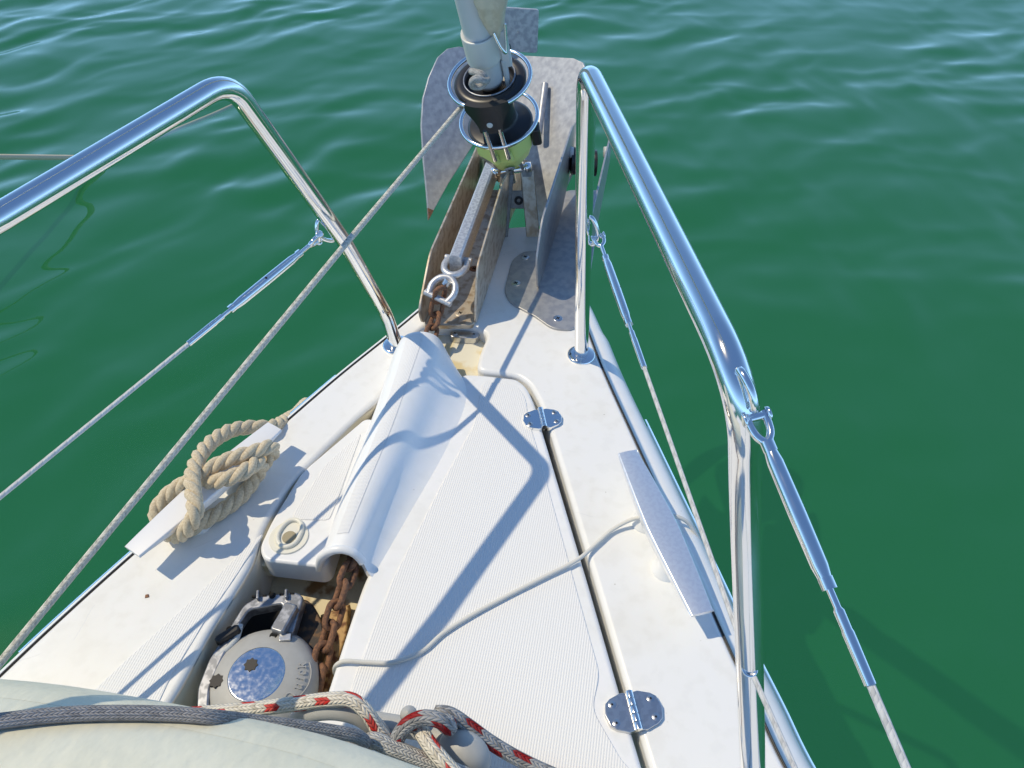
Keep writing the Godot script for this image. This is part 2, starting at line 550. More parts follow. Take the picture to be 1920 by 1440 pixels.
# ---------------------------------------------------------------- water
func build_water() -> void:
	var rng := RandomNumberGenerator.new()
	rng.seed = 17
	var waves := []
	for k in 30:
		var f := float(k) / 29.0
		var lam := 1.6 * pow(0.10, f)
		var ang := atan2(-0.84, -0.53) + rng.randfn(0.0, 0.22 + 0.4 * f)
		var gain := 0.0044 * exp(-pow((log(lam / 0.48)) / 0.60, 2.0)) + 0.0020
		waves.append([cos(ang) * TAU / lam, sin(ang) * TAU / lam, rng.randf() * TAU, lam * gain * rng.randf_range(0.6, 1.4), lam])
	var patch := FastNoiseLite.new()
	patch.seed = 4; patch.frequency = 0.45; patch.fractal_octaves = 2
	var warp := FastNoiseLite.new()
	warp.seed = 9; warp.frequency = 0.7; warp.fractal_octaves = 2
	var xs := PackedFloat32Array()
	var zs := PackedFloat32Array()
	var far := [3000.0, 1500.0, 800.0, 400.0, 200.0, 100.0, 60.0, 40.0, 28.0, 20.0, 15.0, 12.0, 10.0, 8.5, 7.5, 6.8, 6.3]
	for f in far: xs.append(-f)
	var x := -6.0
	while x < 6.001: xs.append(x); x += 0.024
	far.reverse()
	for f in far: xs.append(f)
	for f in [3000.0, 1500.0, 800.0, 400.0, 200.0, 100.0, 60.0, 40.0, 28.0, 20.0, 16.0, 13.0, 11.0, 10.0, 9.3, 8.8]: zs.append(-f)
	var z := -8.4
	while z < 0.801: zs.append(z); z += 0.024
	for f in [1.1, 1.6, 2.4, 4.0, 7.0, 12.0, 20.0, 40.0, 80.0, 200.0, 600.0, 1500.0, 3000.0]: zs.append(f)
	var k := Kit.new()
	var w := xs.size()
	var hs := PackedFloat32Array()
	hs.resize(w * zs.size())
	for r in zs.size():
		var dz := zs[mini(r + 1, zs.size() - 1)] - zs[maxi(r - 1, 0)]
		for j in w:
			var dx := xs[mini(j + 1, w - 1)] - xs[maxi(j - 1, 0)]
			var step := maxf(dx, dz) * 0.5
			var px := xs[j]
			var pz := zs[r]
			var h := 0.0
			if step < 2.0:
				var gain := 0.95 + 0.9 * patch.get_noise_2d(px, pz)
				var wx := px + 0.16 * warp.get_noise_2d(px, pz)
				var wz := pz + 0.16 * warp.get_noise_2d(px + 50.0, pz)
				for a in waves:
					if a[4] < step * 4.0: break
					var s := sin(a[0] * wx + a[1] * wz + a[2])
					h += a[3] * (s + 0.25 * s * s)
				h *= gain * 0.68
			hs[r * w + j] = h
	for r in zs.size():
		var ra := maxi(r - 1, 0)
		var rb := mini(r + 1, zs.size() - 1)
		for j in w:
			var ja := maxi(j - 1, 0)
			var jb := mini(j + 1, w - 1)
			var nn := Vector3(-(hs[r * w + jb] - hs[r * w + ja]) / (xs[jb] - xs[ja]), 1.0, -(hs[rb * w + j] - hs[ra * w + j]) / (zs[rb] - zs[ra]))
			k.v.append(Vector3(xs[j], SEA + hs[r * w + j], zs[r])); k.n.append(nn.normalized()); k.t.append(Vector2(xs[j], zs[r]))
	for r in zs.size() - 1:
		for j in w - 1:
			var a := r * w + j
			k.i.append_array([a, a + 1, a + w, a + 1, a + w + 1, a + w])
	var o := part("water", k, M.water, self)
	o.set_meta("kind", "structure")
	o.set_meta("label", "rippled green harbour water all round the yacht's bow")
	o.set_meta("category", "water")
	var bk := Kit.new()
	for r in 2:
		for j in 2: bk.put(Vector3(-3000.0 + 6000.0 * j, SEA - 9.0, -3000.0 + 6000.0 * r), Vector3.UP, Vector2(j, r))
	bk.tri(0, 1, 2); bk.tri(1, 3, 2)
	var bed := part("seabed", bk, M.bed, self)
	bed.set_meta("kind", "structure")
	bed.set_meta("label", "green murk of the harbour bed under the clear surface")
	bed.set_meta("category", "seabed")
	# a mooring line that rises out of the water off the port bow
	var a := at(205, 296, SEA + 0.0)
	var b := Vector3(-2.76, SEA + 0.552, -3.03)
	var dir := (b - a)
	var path := PackedVector3Array()
	for s in 34: path.append(a + dir * (0.12 * s - 0.02))
	var sunk := curve(PackedVector3Array([at(452, 190, SEA - 0.34), at(400, 214, SEA - 0.22), at(330, 243, SEA - 0.12), at(262, 273, SEA - 0.04), path[0]]), 6)
	var ml := part("mooring_line", tube_of(path, 0.014, 10), M.hemp, self)
	part("sunken_part", tube_of(sunk, 0.012, 10), M.hemp, ml)
	ml.set_meta("label", "tan mooring line slanting up out of the green water beyond the port rail")
	ml.set_meta("category", "rope")

# ---------------------------------------------------------------- hull and deck
var port_edge: PackedVector3Array
var stbd_edge: PackedVector3Array

func sweep_strip(path: PackedVector3Array, profile: Array, outward_sign: float, taper := 0.0) -> Kit:
	# profile: [outward, up] pairs; the path runs aft to fore, outward is to its outward_sign side
	var rows := []
	var mids := []
	var m := path.size()
	for k in m:
		var d := (path[mini(k + 1, m - 1)] - path[maxi(k - 1, 0)]).normalized()
		var o := d.cross(Vector3.UP).normalized() * outward_sign
		var row := PackedVector3Array()
		var wd := clampf(path[k].distance_to(path[m - 1]) / taper, 0.12, 1.0) if taper > 0.0 else 1.0
		for p in profile: row.append(path[k] + o * p[0] * wd + Vector3.UP * p[1])
		rows.append(row)
		mids.append(path[k] - o * 0.06 - Vector3.UP * 0.06)
	var kit := Kit.new()
	kit.grid(rows, false, mids)
	return kit

func skid_panel(list: Array, h: float, parent: Node3D, corner := 0.03) -> void:
	var k := Kit.new()
	k.slab(rounded(flat(list, h), corner), h + 0.0016, h - 0.002, 0.0012, 2)
	for j in k.t.size():
		var p := k.t[j]
		k.t[j] = Vector2(p.dot(Vector2(-AXIS.y, AXIS.x)), p.dot(AXIS))
	part("nonskid_panel", k, M.skid, parent)

func build_yacht() -> void:
	var boat := thing("sailing_yacht", "white sailing yacht's foredeck narrowing to the bow above green water", "boat")
	port_edge = curve(ats([Vector3(-1.45, 0, 1.0), Vector3(-1.08, 0, 0.35), [0, 1264], [100, 1170], [240, 1044], [400, 907], [550, 776], [640, 699], [735, 623], [790, 577]]), 6)
	stbd_edge = curve(ats([Vector3(0.75, 0, 1.0), Vector3(0.55, 0, 0.35), [1470, 1430], [1420, 1322], [1372, 1222], [1300, 1060], [1190, 820], [1131, 690], [1101, 612]]), 6)
	var inner := ats([[1220, 1440], [1183, 1320], [1115, 1085], [1034, 815], [1012, 752], [992, 718], [970, 703], [893, 694], [898, 665], [915, 625], [885, 610], [800, 608], [775, 628], [748, 668], [722, 735], [660, 790], [600, 850], [545, 905], [495, 985], [470, 1060], [395, 1180], [335, 1290], [300, 1345], [240, 1440]])
	var poly := PackedVector2Array()
	for p in port_edge: poly.append(Vector2(p.x, p.z))
	for p in ats([[812, 550], [850, 500], [900, 450], [940, 426], [1005, 421], [1040, 448], [1075, 510], [1092, 565]]): poly.append(Vector2(p.x, p.z))
	var back := stbd_edge.duplicate()
	back.reverse()
	for p in back: poly.append(Vector2(p.x, p.z))
	var inner2 := PackedVector2Array([Vector2(0.33, 1.0)])
	for p in inner: inner2.append(Vector2(p.x, p.z))
	inner2.append(Vector2(-0.95, 1.0))
	# round the corners of the recess only
	var ring := PackedVector2Array()
	for k in inner2.size():
		if k < 2 or k > inner2.size() - 3:
			ring.append(inner2[k]); continue
		var a := inner2[k - 1] - inner2[k]
		var b := inner2[k + 1] - inner2[k]
		var cut := minf(0.022, minf(a.length(), b.length()) * 0.4)
		for s in 4:
			var f := s / 3.0
			ring.append((inner2[k] + a.normalized() * cut).lerp(inner2[k], f).lerp(inner2[k].lerp(inner2[k] + b.normalized() * cut, f), f))
	poly.append_array(ring)
	part("deck", slab_of(poly, 0.0, -0.105, 0.009, 4), M.gel, boat)
	# sole of the windlass well and of the chain recess ahead of the lid
	part("well_floor", slab_of(flat([[240, 1440], [470, 1040], [740, 640], [1040, 690], [1260, 1440]], -0.09), -0.09, -0.11, 0.002), M.floor, boat, "rust-stained cream sole of the windlass well")
	part("channel_floor", slab_of(flat([[738, 690], [712, 735], [595, 848], [540, 905], [490, 985], [468, 1058], [520, 1064], [570, 960], [650, 860], [735, 770]], -0.032), -0.032, -0.06, 0.002), M.cream, boat, "cream drain channel round the lid")
	var wall_path := curve(ats([[893, 694], [800, 700], [748, 668], [722, 735], [660, 790], [600, 850], [545, 905], [495, 985], [470, 1060], [395, 1180], [335, 1290], [300, 1345], [240, 1440], Vector3(-0.95, 0, 1.0)]).slice(2), 6)
	part("recess_wall", sweep_strip(wall_path, [[0.0016, -0.007], [0.0022, -0.02], [0.0035, -0.06], [0.004, -0.1]], -1.0), M.lip, boat, "cream inner wall of the recess")
	part("recess_floor", slab_of(flat([[700, 760], [752, 625], [800, 600], [925, 604], [905, 680], [1000, 695], [1030, 790], [940, 740]], -0.028), -0.028, -0.06, 0.002), M.cream, boat, "yellow-stained cream recess ahead of the lid")
	# gunwale caps, rub strips and topsides
	for s in [1.0, -1.0]:
		var edge: PackedVector3Array = stbd_edge if s > 0 else port_edge
		var prof := [[0.0006, -0.025]]
		var wide := 0.044 if s > 0 else 0.016
		for k in 9:
			var a := PI / 2 * k / 8.0
			prof.append([0.0010 + wide * sin(a), -0.002 - (0.045 if s > 0 else 0.03) * (1 - cos(a))])
		var cap_path := edge.duplicate()
		if s > 0: cap_path.append_array(curve(ats([[1099, 600], [1094, 572], [1084, 535], [1070, 500]]), 4))
		part("gunwale_cap", sweep_strip(cap_path, prof, s, 0.22 if s > 0 else 0.0), M.gel, boat)
		var seam := PackedVector3Array()
		for q in edge: seam.append(q + Vector3(0, -0.0022, 0))
		part("deck_seam", tube_of(seam, 0.0016, 6), M.dark, boat)
		var strip := []
		var y0 := -0.047 if s > 0 else -0.030
		var cut := edge.slice(10 if s > 0 else 14, edge.size() - (10 if s > 0 else 12))
		for k in 9:
			var a := -PI * 0.5 + PI * k / 8.0
			strip.append([wide + 0.001 + 0.009 * cos(a), y0 + 0.015 * sin(a)])
		part("rub_strip", sweep_strip(cut, strip, s), M.chrome, boat)
	var outline := PackedVector3Array()
	outline.append_array(port_edge)
	outline.append_array(ats([[800, 560], [850, 495], [900, 445], [940, 422], [1005, 417], [1045, 446], [1085, 510], [1100, 565]]))
	outline.append_array(back)
	var levels := []
	for lv in [[-0.03, 1.0], [-0.3, 0.86], [-0.7, 0.66], [-1.1, 0.46], [-1.5, 0.3]]:
		var row := PackedVector3Array()
		for p in outline:
			var mid := Vector3(0.19 * (-p.z - 1.18) - 0.015, 0, p.z)
			var q: Vector3 = mid + (p - mid) * lv[1]
			row.append(Vector3(q.x, lv[0], q.z + 0.22 * (-lv[0])))
		levels.append(row)
	var hk := Kit.new()
	hk.grid(levels, false, [Vector3(-0.1, 0, 0), Vector3(-0.1, -0.3, 0), Vector3(-0.1, -0.7, 0), Vector3(-0.1, -1.1, 0), Vector3(-0.1, -1.5, 0)])
	part("hull", hk, M.hull, boat)
	skid_panel([[150, 1320], [240, 1235], [350, 1135], [480, 1010], [495, 1000], [440, 1085], [385, 1165], [318, 1275], [290, 1335], [240, 1420], [60, 1420]], 0.0, boat, 0.01)

# ---------------------------------------------------------------- locker lid
func build_lid() -> Node3D:
	var lid := thing("locker_lid", "white ribbed anchor locker lid with raised chain tunnel, hinged to the deck", "hatch")
	var main_poly := flat([[862, 700], [900, 701], [970, 709], [988, 724], [1003, 755], [1021, 818], [1101, 1085], [1169, 1320], [1205, 1440], Vector3(0.30, 0, 0.9), Vector3(-0.62, 0, 0.9), [560, 1440], [606, 1320], [648, 1190], [682, 1090], [800, 870], [852, 745]])
	part("panel", slab_of(rounded(main_poly, 0.02), 0.0, -0.045, 0.008, 4), M.lid, lid)
	var port_poly := flat([[686, 782], [565, 885], [508, 978], [486, 1026], [494, 1050], [612, 1064], [644, 960], [690, 850], [712, 790]])
	part("panel", slab_of(rounded(port_poly, 0.016), 0.0, -0.045, 0.005, 4), M.lid, lid)
	skid_panel([[905, 716], [968, 722], [985, 745], [992, 790], [1010, 850], [1075, 1085], [1125, 1265], [1110, 1330], [1165, 1425], [1180, 1440], Vector3(0.25, 0, 0.6), Vector3(-0.25, 0, 0.6), [620, 1440], [665, 1270], [735, 1090], [830, 905], [890, 795]], 0.0, lid, 0.015)
	skid_panel([[678, 812], [610, 872], [575, 925], [548, 968], [560, 975], [618, 976], [640, 920]], 0.0, lid, 0.008)
	# the chain tunnel: a lofted hood, wall 5 mm
	var secs := [
		[[597, 1072, -0.03], [599, 1058, 0.0], [604, 1043, 0.026], [619, 1033, 0.040], [641, 1030, 0.044], [662, 1036, 0.040], [680, 1054, 0.025], [692, 1076, 0.006], [706, 1088, -0.004]],
		[[642, 928, -0.02], [645, 920, 0.0], [652, 912, 0.034], [668, 905, 0.050], [692, 904, 0.053], [716, 910, 0.046], [740, 925, 0.028], [765, 942, 0.006], [792, 952, -0.004]],
		[[683, 822, -0.02], [686, 815, 0.0], [694, 804, 0.040], [710, 798, 0.056], [736, 797, 0.059], [764, 804, 0.050], [796, 818, 0.029], [828, 832, 0.006], [852, 840, -0.004]],
		[[712, 744, -0.02], [716, 736, 0.0], [724, 712, 0.045], [742, 702, 0.062], [770, 700, 0.066], [800, 706, 0.057], [836, 722, 0.033], [864, 740, 0.007], [884, 752, -0.004]],
		[[733, 690, -0.02], [736, 682, 0.0], [742, 654, 0.046], [760, 643, 0.064], [790, 641, 0.068], [818, 648, 0.058], [840, 668, 0.036], [856, 692, 0.010], [870, 712, -0.004]],
		[[746, 662, -0.02], [748, 655, 0.0], [752, 636, 0.042], [768, 625, 0.060], [794, 622, 0.064], [818, 630, 0.053], [834, 652, 0.030], [844, 676, 0.006], [852, 692, -0.02]]]
	for q in secs:                       # hollow the flank a little
		q[5][2] *= 0.96; q[6][2] *= 0.74; q[7][2] *= 0.7
	var lanes := []
	for s in secs: lanes.append(curve(ats(s), 4))
	var rows := []
	var inner := []
	for j in lanes[0].size():
		var lane := PackedVector3Array()
		for s in lanes: lane.append(s[j])
		lane = curve(lane, 8)
		for r in lane.size():
			if rows.size() <= r: rows.append(PackedVector3Array())
			rows[r].append(lane[r])
	var mids := []
	for row in rows:
		var c: Vector3 = row[row.size() / 2]
		var c2 := Vector3((row[0].x + row[row.size() - 1].x) / 2, -0.08, c.z)
		mids.append(c2)
		var q := PackedVector3Array()
		for p in row: q.append(p + (c2 - p).normalized() * 0.011)
		inner.append(q)
	var k := Kit.new()
	k.grid(rows, false, mids)
	var kin := Kit.new()
	kin.grid(inner, false, mids)
	for j in kin.n.size(): kin.n[j] = -kin.n[j]
	for j in range(0, kin.i.size(), 3):
		var s := kin.i[j + 1]
		kin.i[j + 1] = kin.i[j + 2]; kin.i[j + 2] = s
	for e in [0, rows.size() - 1]:
		var rim := Kit.new()
		rim.grid([rows[e], inner[e]], false, Vector3(0, 0, 1.0 if e == 0 else -1.0))
		append(k, rim)
	append(k, kin)
	var tunnel := part("chain_tunnel", k, M.lid, lid)
	part("mouth_lip", tube_of(curve(PackedVector3Array(rows[0].slice(2, rows[0].size() - 8)), 3), 0.0062, 12), M.lid, tunnel)
	# ribbed strip on its crown
	var sk := Kit.new()
	var strip := []
	var vl := []
	for r in range(3, rows.size() - 3):
		var q := PackedVector3Array()
		for j in range(12, 17): q.append(rows[r][j] + Vector3(0, 0.0007, 0))
		strip.append(q); vl.append(r * 0.012)
	sk.grid(strip, false, Vector3.UP, false, vl)
	for j in sk.t.size(): sk.t[j] = Vector2(sk.t[j].x * 0.035, sk.t[j].y)
	part("nonskid_strip", sk, M.skid, tunnel)
	# flush ring latch on the port panel
	var c := at(542, 1008)
	var lt := Kit.new()
	lt.lathe([[0.0, 0.0022], [0.0285, 0.0022], [0.0295, 0.0012], [0.0295, -0.002]], Transform3D(Basis(), c), 40, [1])
	var latch := part("latch", lt, M.cream_plastic, lid, "cream flush ring latch")
	var ring_path := PackedVector3Array()
	for j in 36:
		var a := TAU * j / 36.0
		var rr := 0.0165 + 0.006 * maxf(0.0, cos(a - 0.35)) * maxf(0.0, cos(a - 0.35))
		ring_path.append(c + Vector3(sin(a) * rr, 0.004, -cos(a) * rr * 1.25 - 0.002))
	part("pull_ring", tube_of(ring_path, 0.0036, 8, true), M.cream_plastic, latch)
	var hole := Kit.new()
	hole.lathe([[0.0, 0.0034], [0.0105, 0.0034], [0.0105, 0.001]], Transform3D(Basis(), c + Vector3(0.001, 0, 0.001)), 24, [1])
	part("finger_hole", hole, mat(Color(0.36, 0.31, 0.2), 0.7), latch)
	for q in [[719, 1008], [722, 998], [715, 1010]]:
		var chip := Kit.new()
		chip.lathe([[0.0, 0.0008], [0.0019, 0.0006], [0.0022, -0.008]], Transform3D(Basis(), at(q[0], q[1], 0.0065)), 7)
		part("chip", chip, M.hole, lid, "small black chip in the gelcoat")
	return lid

func append(k: Kit, o: Kit) -> void:
	var b := k.v.size()
	k.v.append_array(o.v); k.n.append_array(o.n); k.t.append_array(o.t)
	for j in o.i: k.i.append(j + b)

# ---------------------------------------------------------------- hinges
func build_hinges(lid: Node3D) -> void:
	var spots := [[1017, 786, 0.034, "polished steel hinge at the forward end of the locker lid"], [1188, 1334, 0.037, "brushed steel hinge at the after end of the locker lid"]]
	for s in spots:
		var c := at(s[0], s[1], 0.004)
		var p0 := at(s[0] - 8, s[1] - 34, 0.004) if s[1] < 1000 else at(s[0] - 12, s[1] - 45, 0.004)
		var along := (p0 - c).normalized()
		var h := Node3D.new()
		h.name = "hinge"
		h.set_meta("label", s[3])
		lid.add_child(h, true)
		h.transform = Transform3D(basis_y(Vector3.UP, -along), c)
		var w: float = s[2]
		for side in [-1.0, 1.0]:
			var pl := PackedVector2Array()
			for q in [[0.004, -0.62], [0.30, -0.66], [0.72, -0.52], [0.90, -0.38], [1.0, 0.0], [0.90, 0.38], [0.72, 0.52], [0.30, 0.66], [0.004, 0.62]]:
				pl.append(Vector2(q[0] * w * side, q[1] * w))
			part("leaf", slab_of(pl, 0.0025, -0.006, 0.0012, 2), M.chrome if s[1] < 1000 else M.steel, h)
			for e in [-1.0, 1.0]:
				var sc := Kit.new()
				var xf := Transform3D(Basis(), Vector3(0.68 * w * side, 0.0024, e * 0.31 * w))
				sc.lathe([[0.0, 0.0009], [0.0048, 0.0006], [0.0052, -0.001]], xf, 16)
				part("screw", sc, M.steel, h)
				var so := Kit.new()
				so.lathe([[0.0, 0.0011], [0.0014, 0.0011], [0.0014, 0.0]], xf, 8, [1])
				part("screw_socket", so, M.hole, h)
		for e in 5:
			var z0 := (-0.66 + e * 0.264) * w
			var kn := Kit.new()
			kn.lathe([[0.0, z0 + 0.004 * w], [0.0046, z0 + 0.004 * w], [0.0052, z0 + 0.02 * w], [0.0052, z0 + 0.24 * w], [0.0046, z0 + 0.256 * w], [0.0, z0 + 0.256 * w]], Transform3D(Basis(Vector3(1, 0, 0), Vector3(0, 0, 1), Vector3(0, -1, 0)), Vector3(0, 0.0035, 0)), 16, [1, 4])
			part("knuckle", kn, M.chrome, h)

# ---------------------------------------------------------------- pulpit
var port_lug := Vector3.ZERO

func flange(c: Vector3, up: Vector3, parent: Node3D) -> void:
	var k := Kit.new()
	k.lathe([[0.0, 0.006], [0.014, 0.006], [0.024, 0.0045], [0.0268, 0.002], [0.0268, -0.002]], Transform3D(basis_y(up, Vector3.BACK), c), 32)
	part("base_flange", k, M.chrome, parent)

func lug(a: Vector3, b: Vector3, out: Vector3, parent: Node3D) -> void:
	var p := curve(PackedVector3Array([a, a + out * 0.4, a.lerp(b, 0.5) + out, b + out * 0.4, b]), 6)
	part("lug", tube_of(p, 0.0034, 8), M.chrome, parent)

func build_pulpit() -> void:
	var st := thing("pulpit_rail", "polished steel pulpit rail standing beside the bare deck cleat", "railing", "pulpit rails")
	var p := PackedVector3Array([at(1090, 666), Vector3(0.112, 0.29, -0.975), Vector3(0.093, 0.580, -0.925), Vector3(0.1645, 0.5798, -0.3625), Vector3(0.1992, 0.4389, -0.3834), Vector3(0.2732, 0.0, -0.2232)])
	part("tube", tube_of(fillet(p, [0.05, 0.045, 0.16, 0.3]), 0.0131, 24), M.chrome, st)
	flange(p[0], Vector3.UP, st)
	flange(p[5], Vector3.UP, st)
	# ferrule where the lower lifeline passes through the after leg
	var f := Vector3(0.2281, 0.2558, -0.3070)
	var fn := Vector3(-0.25, 0.876, 0.42)
	var fr := Kit.new()
	fr.tube(circle(0.0062, Transform3D(basis_y(fn, Vector3.BACK), f + fn.normalized() * 0.0012), 24), 0.0016, 8, true)
	part("ferrule", fr, M.chrome, st)
	var fh := Kit.new()
	fh.lathe([[0.0, 0.0], [0.0058, 0.0], [0.0058, -0.004]], Transform3D(basis_y(fn, Vector3.BACK), f + fn.normalized() * 0.0012), 20)
	part("ferrule_bore", fh, M.hole, st)
	var pt := thing("pulpit_rail", "polished steel pulpit rail on the side of the rope-wrapped cleat", "railing", "pulpit rails")
	var q := PackedVector3Array([at(744, 648), at(722, 585, 0.068), at(645, 452, 0.280), at(428, 150, 0.605), Vector3(-0.4596, 0.588, -0.573), Vector3(-0.66, 0.57, -0.25), Vector3(-0.76, 0.0, -0.17)])
	part("tube", tube_of(fillet(q, 0.055), 0.0127, 24), M.chrome, pt)
	flange(q[0] + Vector3(0, 0.001, 0), Vector3.UP, pt)
	lug(at(606, 410, 0.33), at(630, 447, 0.288), Vector3(-0.016, 0.0, 0.016), pt)
	lug(Vector3(0.116, 0.345, -0.96), Vector3(0.119, 0.295, -0.968), Vector3(0.014, -0.004, 0.012), st)
	lug(at(1385, 697, 0.580), at(1412, 766, 0.562), Vector3(0.0, 0.008, 0.006), st)

# ---------------------------------------------------------------- bow rollers
func chan(x0: float, slope: float, f: float, h: float) -> Vector3:
	return Vector3(x0 + slope * f, h, -f)

func cheek(x0: float, slope: float, outline: Array, thick: float) -> Kit:
	# an upright plate along the channel; outline is [ahead, up] pairs
	var poly := PackedVector2Array()
	for q in outline: poly.append(Vector2(q[0], q[1]))
	var along := Vector3(slope, 0, -1.0)
	var out := Vector3(1, 0, slope).normalized()
	var k := Kit.new()
	k.slab(rounded(poly, 0.02, 4), thick / 2, -thick / 2, 0.0012, 2, Transform3D(Basis(along, out, Vector3.UP), Vector3(x0, 0, 0)))
	return k

func screw_at(p: Vector3, parent: Node3D, r := 0.008, m: Material = null) -> void:
	var k := Kit.new()
	k.lathe([[0.0, 0.0012], [r * 0.9, 0.001], [r, 0.0]], Transform3D(Basis(), p), 20)
	var s := part("screw", k, m if m else M.steel, parent)
	var c := Kit.new()
	for a in [0.4, 0.4 + PI / 2]:
		c.box(Vector3(r * 0.9, 0.0006, r * 0.22), Transform3D(Basis(Vector3.UP, a), p + Vector3(0, 0.0012, 0)), 0.0001)
	part("cross_slot", c, M.hole, s)

func build_bow_rollers() -> void:
	var a := thing("bow_roller", "rust-tinged steel bow roller channel holding the anchor shank", "bow roller", "bow rollers")
	part("cheek", cheek(-0.376, 0.18, [[1.112, 0.002], [1.095, 0.05], [1.20, 0.113], [1.66, 0.115], [1.74, 0.02], [1.66, -0.03], [1.5, 0.002]], 0.004), M.tan_steel, a)
	part("cheek", cheek(-0.273, 0.18, [[1.115, 0.002], [1.115, 0.03], [1.15, 0.118], [1.40, 0.15], [1.56, 0.12], [1.74, 0.02], [1.66, -0.03], [1.5, 0.002]], 0.004), M.tan_steel, a)
	var fl := PackedVector2Array()
	for q in [chan(-0.374, 0.18, 1.108, 0), chan(-0.374, 0.18, 1.62, 0), chan(-0.275, 0.18, 1.62, 0), chan(-0.275, 0.18, 1.108, 0)]: fl.append(Vector2(q.x, q.z))
	var base := part("base_plate", slab_of(rounded(fl, 0.012), 0.006, -0.004, 0.0015, 2), M.tan_steel, a)
	screw_at(at(863, 587, 0.006), base, 0.0105, M.tan_steel)
	screw_at(at(889, 504, 0.006), base, 0.0105, M.rust)
	var rl := Kit.new()
	var ax := Basis(Vector3(0, 1, 0), Vector3(1, 0, 0.18).normalized(), Vector3(0, 0, 1))
	rl.lathe([[0.0, -0.042], [0.03, -0.042], [0.024, 0.0], [0.03, 0.042], [0.0, 0.042]], Transform3D(ax, chan(-0.3205, 0.18, 1.64, 0.045)), 24, [1, 3])
	part("roller", rl, M.black, a)
	var b := thing("bow_roller", "empty grey steel bow roller channel with black roller and wide base plate", "bow roller", "bow rollers")
	part("cheek", cheek(-0.207, 0.213, [[1.222, 0.004], [1.195, 0.10], [1.25, 0.158], [1.62, 0.168], [1.69, 0.15], [1.66, 0.06], [1.50, 0.004]], 0.004), M.plate, b)
	part("cheek", cheek(-0.117, 0.213, [[1.222, 0.004], [1.22, 0.06], [1.28, 0.12], [1.62, 0.145], [1.69, 0.13], [1.66, 0.05], [1.50, 0.004]], 0.004), M.plate, b)
	part("base_plate", slab_of(rounded(flat([[984, 470], [1010, 470], [1026, 420], [1060, 356], [1130, 356], [1100, 560], [1088, 604], [1072, 618], [1036, 616], [1000, 590], [957, 568], [945, 546], [960, 486]], 0.005), 0.02), 0.005, -0.004, 0.0015, 2), M.plate, b)
	screw_at(at(985, 482, 0.005), b, 0.0095)
	screw_at(at(967, 531, 0.005), b, 0.0105)
	screw_at(at(1046, 597, 0.005), b, 0.0095)
	var r2 := Kit.new()
	var ax2 := Basis(Vector3(0, 1, 0), Vector3(1, 0, 0.213).normalized(), Vector3(0, 0, 1))
	r2.lathe([[0.0, -0.036], [0.032, -0.036], [0.032, -0.028], [0.022, -0.004], [0.030, 0.016], [0.030, 0.024], [0.0, 0.024]], Transform3D(ax2, chan(-0.166, 0.213, 1.60, 0.090)), 28, [1, 5])
	part("roller", r2, M.black, b)
	for e in [-1.0, 1.0]:
		var bolt := Kit.new()
		bolt.lathe([[0.0, -0.006], [0.012, -0.006], [0.013, 0.0], [0.012, 0.006], [0.0, 0.006]], Transform3D(ax2, chan(-0.162 + e * 0.041, 0.213, 1.60, 0.115)), 20)
		part("axle_cap", bolt, M.pale_plastic, b)
	# stem strap that the forestay is pinned to, with split toggle
	var s := thing("forestay_strap", "grey steel stem strap at the bow tip under the furler", "stem fitting")
	for e in [-1.0, 1.0]:
		var k := Kit.new()
		var up := Vector3(0.0, 0.8, -0.6)
		k.box(Vector3(0.03, 0.165, 0.006), Transform3D(basis_y(Vector3(-e * 0.10, 0.9, -0.42), Vector3(0, 0.45, 1)), Vector3(0.012 + e * 0.030, 0.055, -1.452)), 0.002)
		part("strap", k, M.tan_steel if e > 0 else M.dull, s)
	var sad := Kit.new()
	for w in [[-0.019, 0.024], [0.025, 0.024]]: sad.box(Vector3(w[1], 0.006, 0.085), Transform3D(basis_y(Vector3(0, 0.35, 0.94), Vector3(0, 0.94, -0.35)), Vector3(0.008 + w[0], 0.098, -1.474)), 0.003)
	sad.box(Vector3(0.068, 0.006, 0.040), Transform3D(basis_y(Vector3(0, 0.35, 0.94), Vector3(0, 0.94, -0.35)), Vector3(0.011, 0.072, -1.4632)), 0.003)
	part("saddle", sad, M.dull, s)
	var ey := Kit.new()
	ey.tube(circle(0.007, Transform3D(basis_y(Vector3(0, 0.35, 0.94), Vector3.UP), Vector3(0.015, 0.072, -1.4595)), 20), 0.003, 8, true)
	part("toggle_eye", ey, M.dark, s)

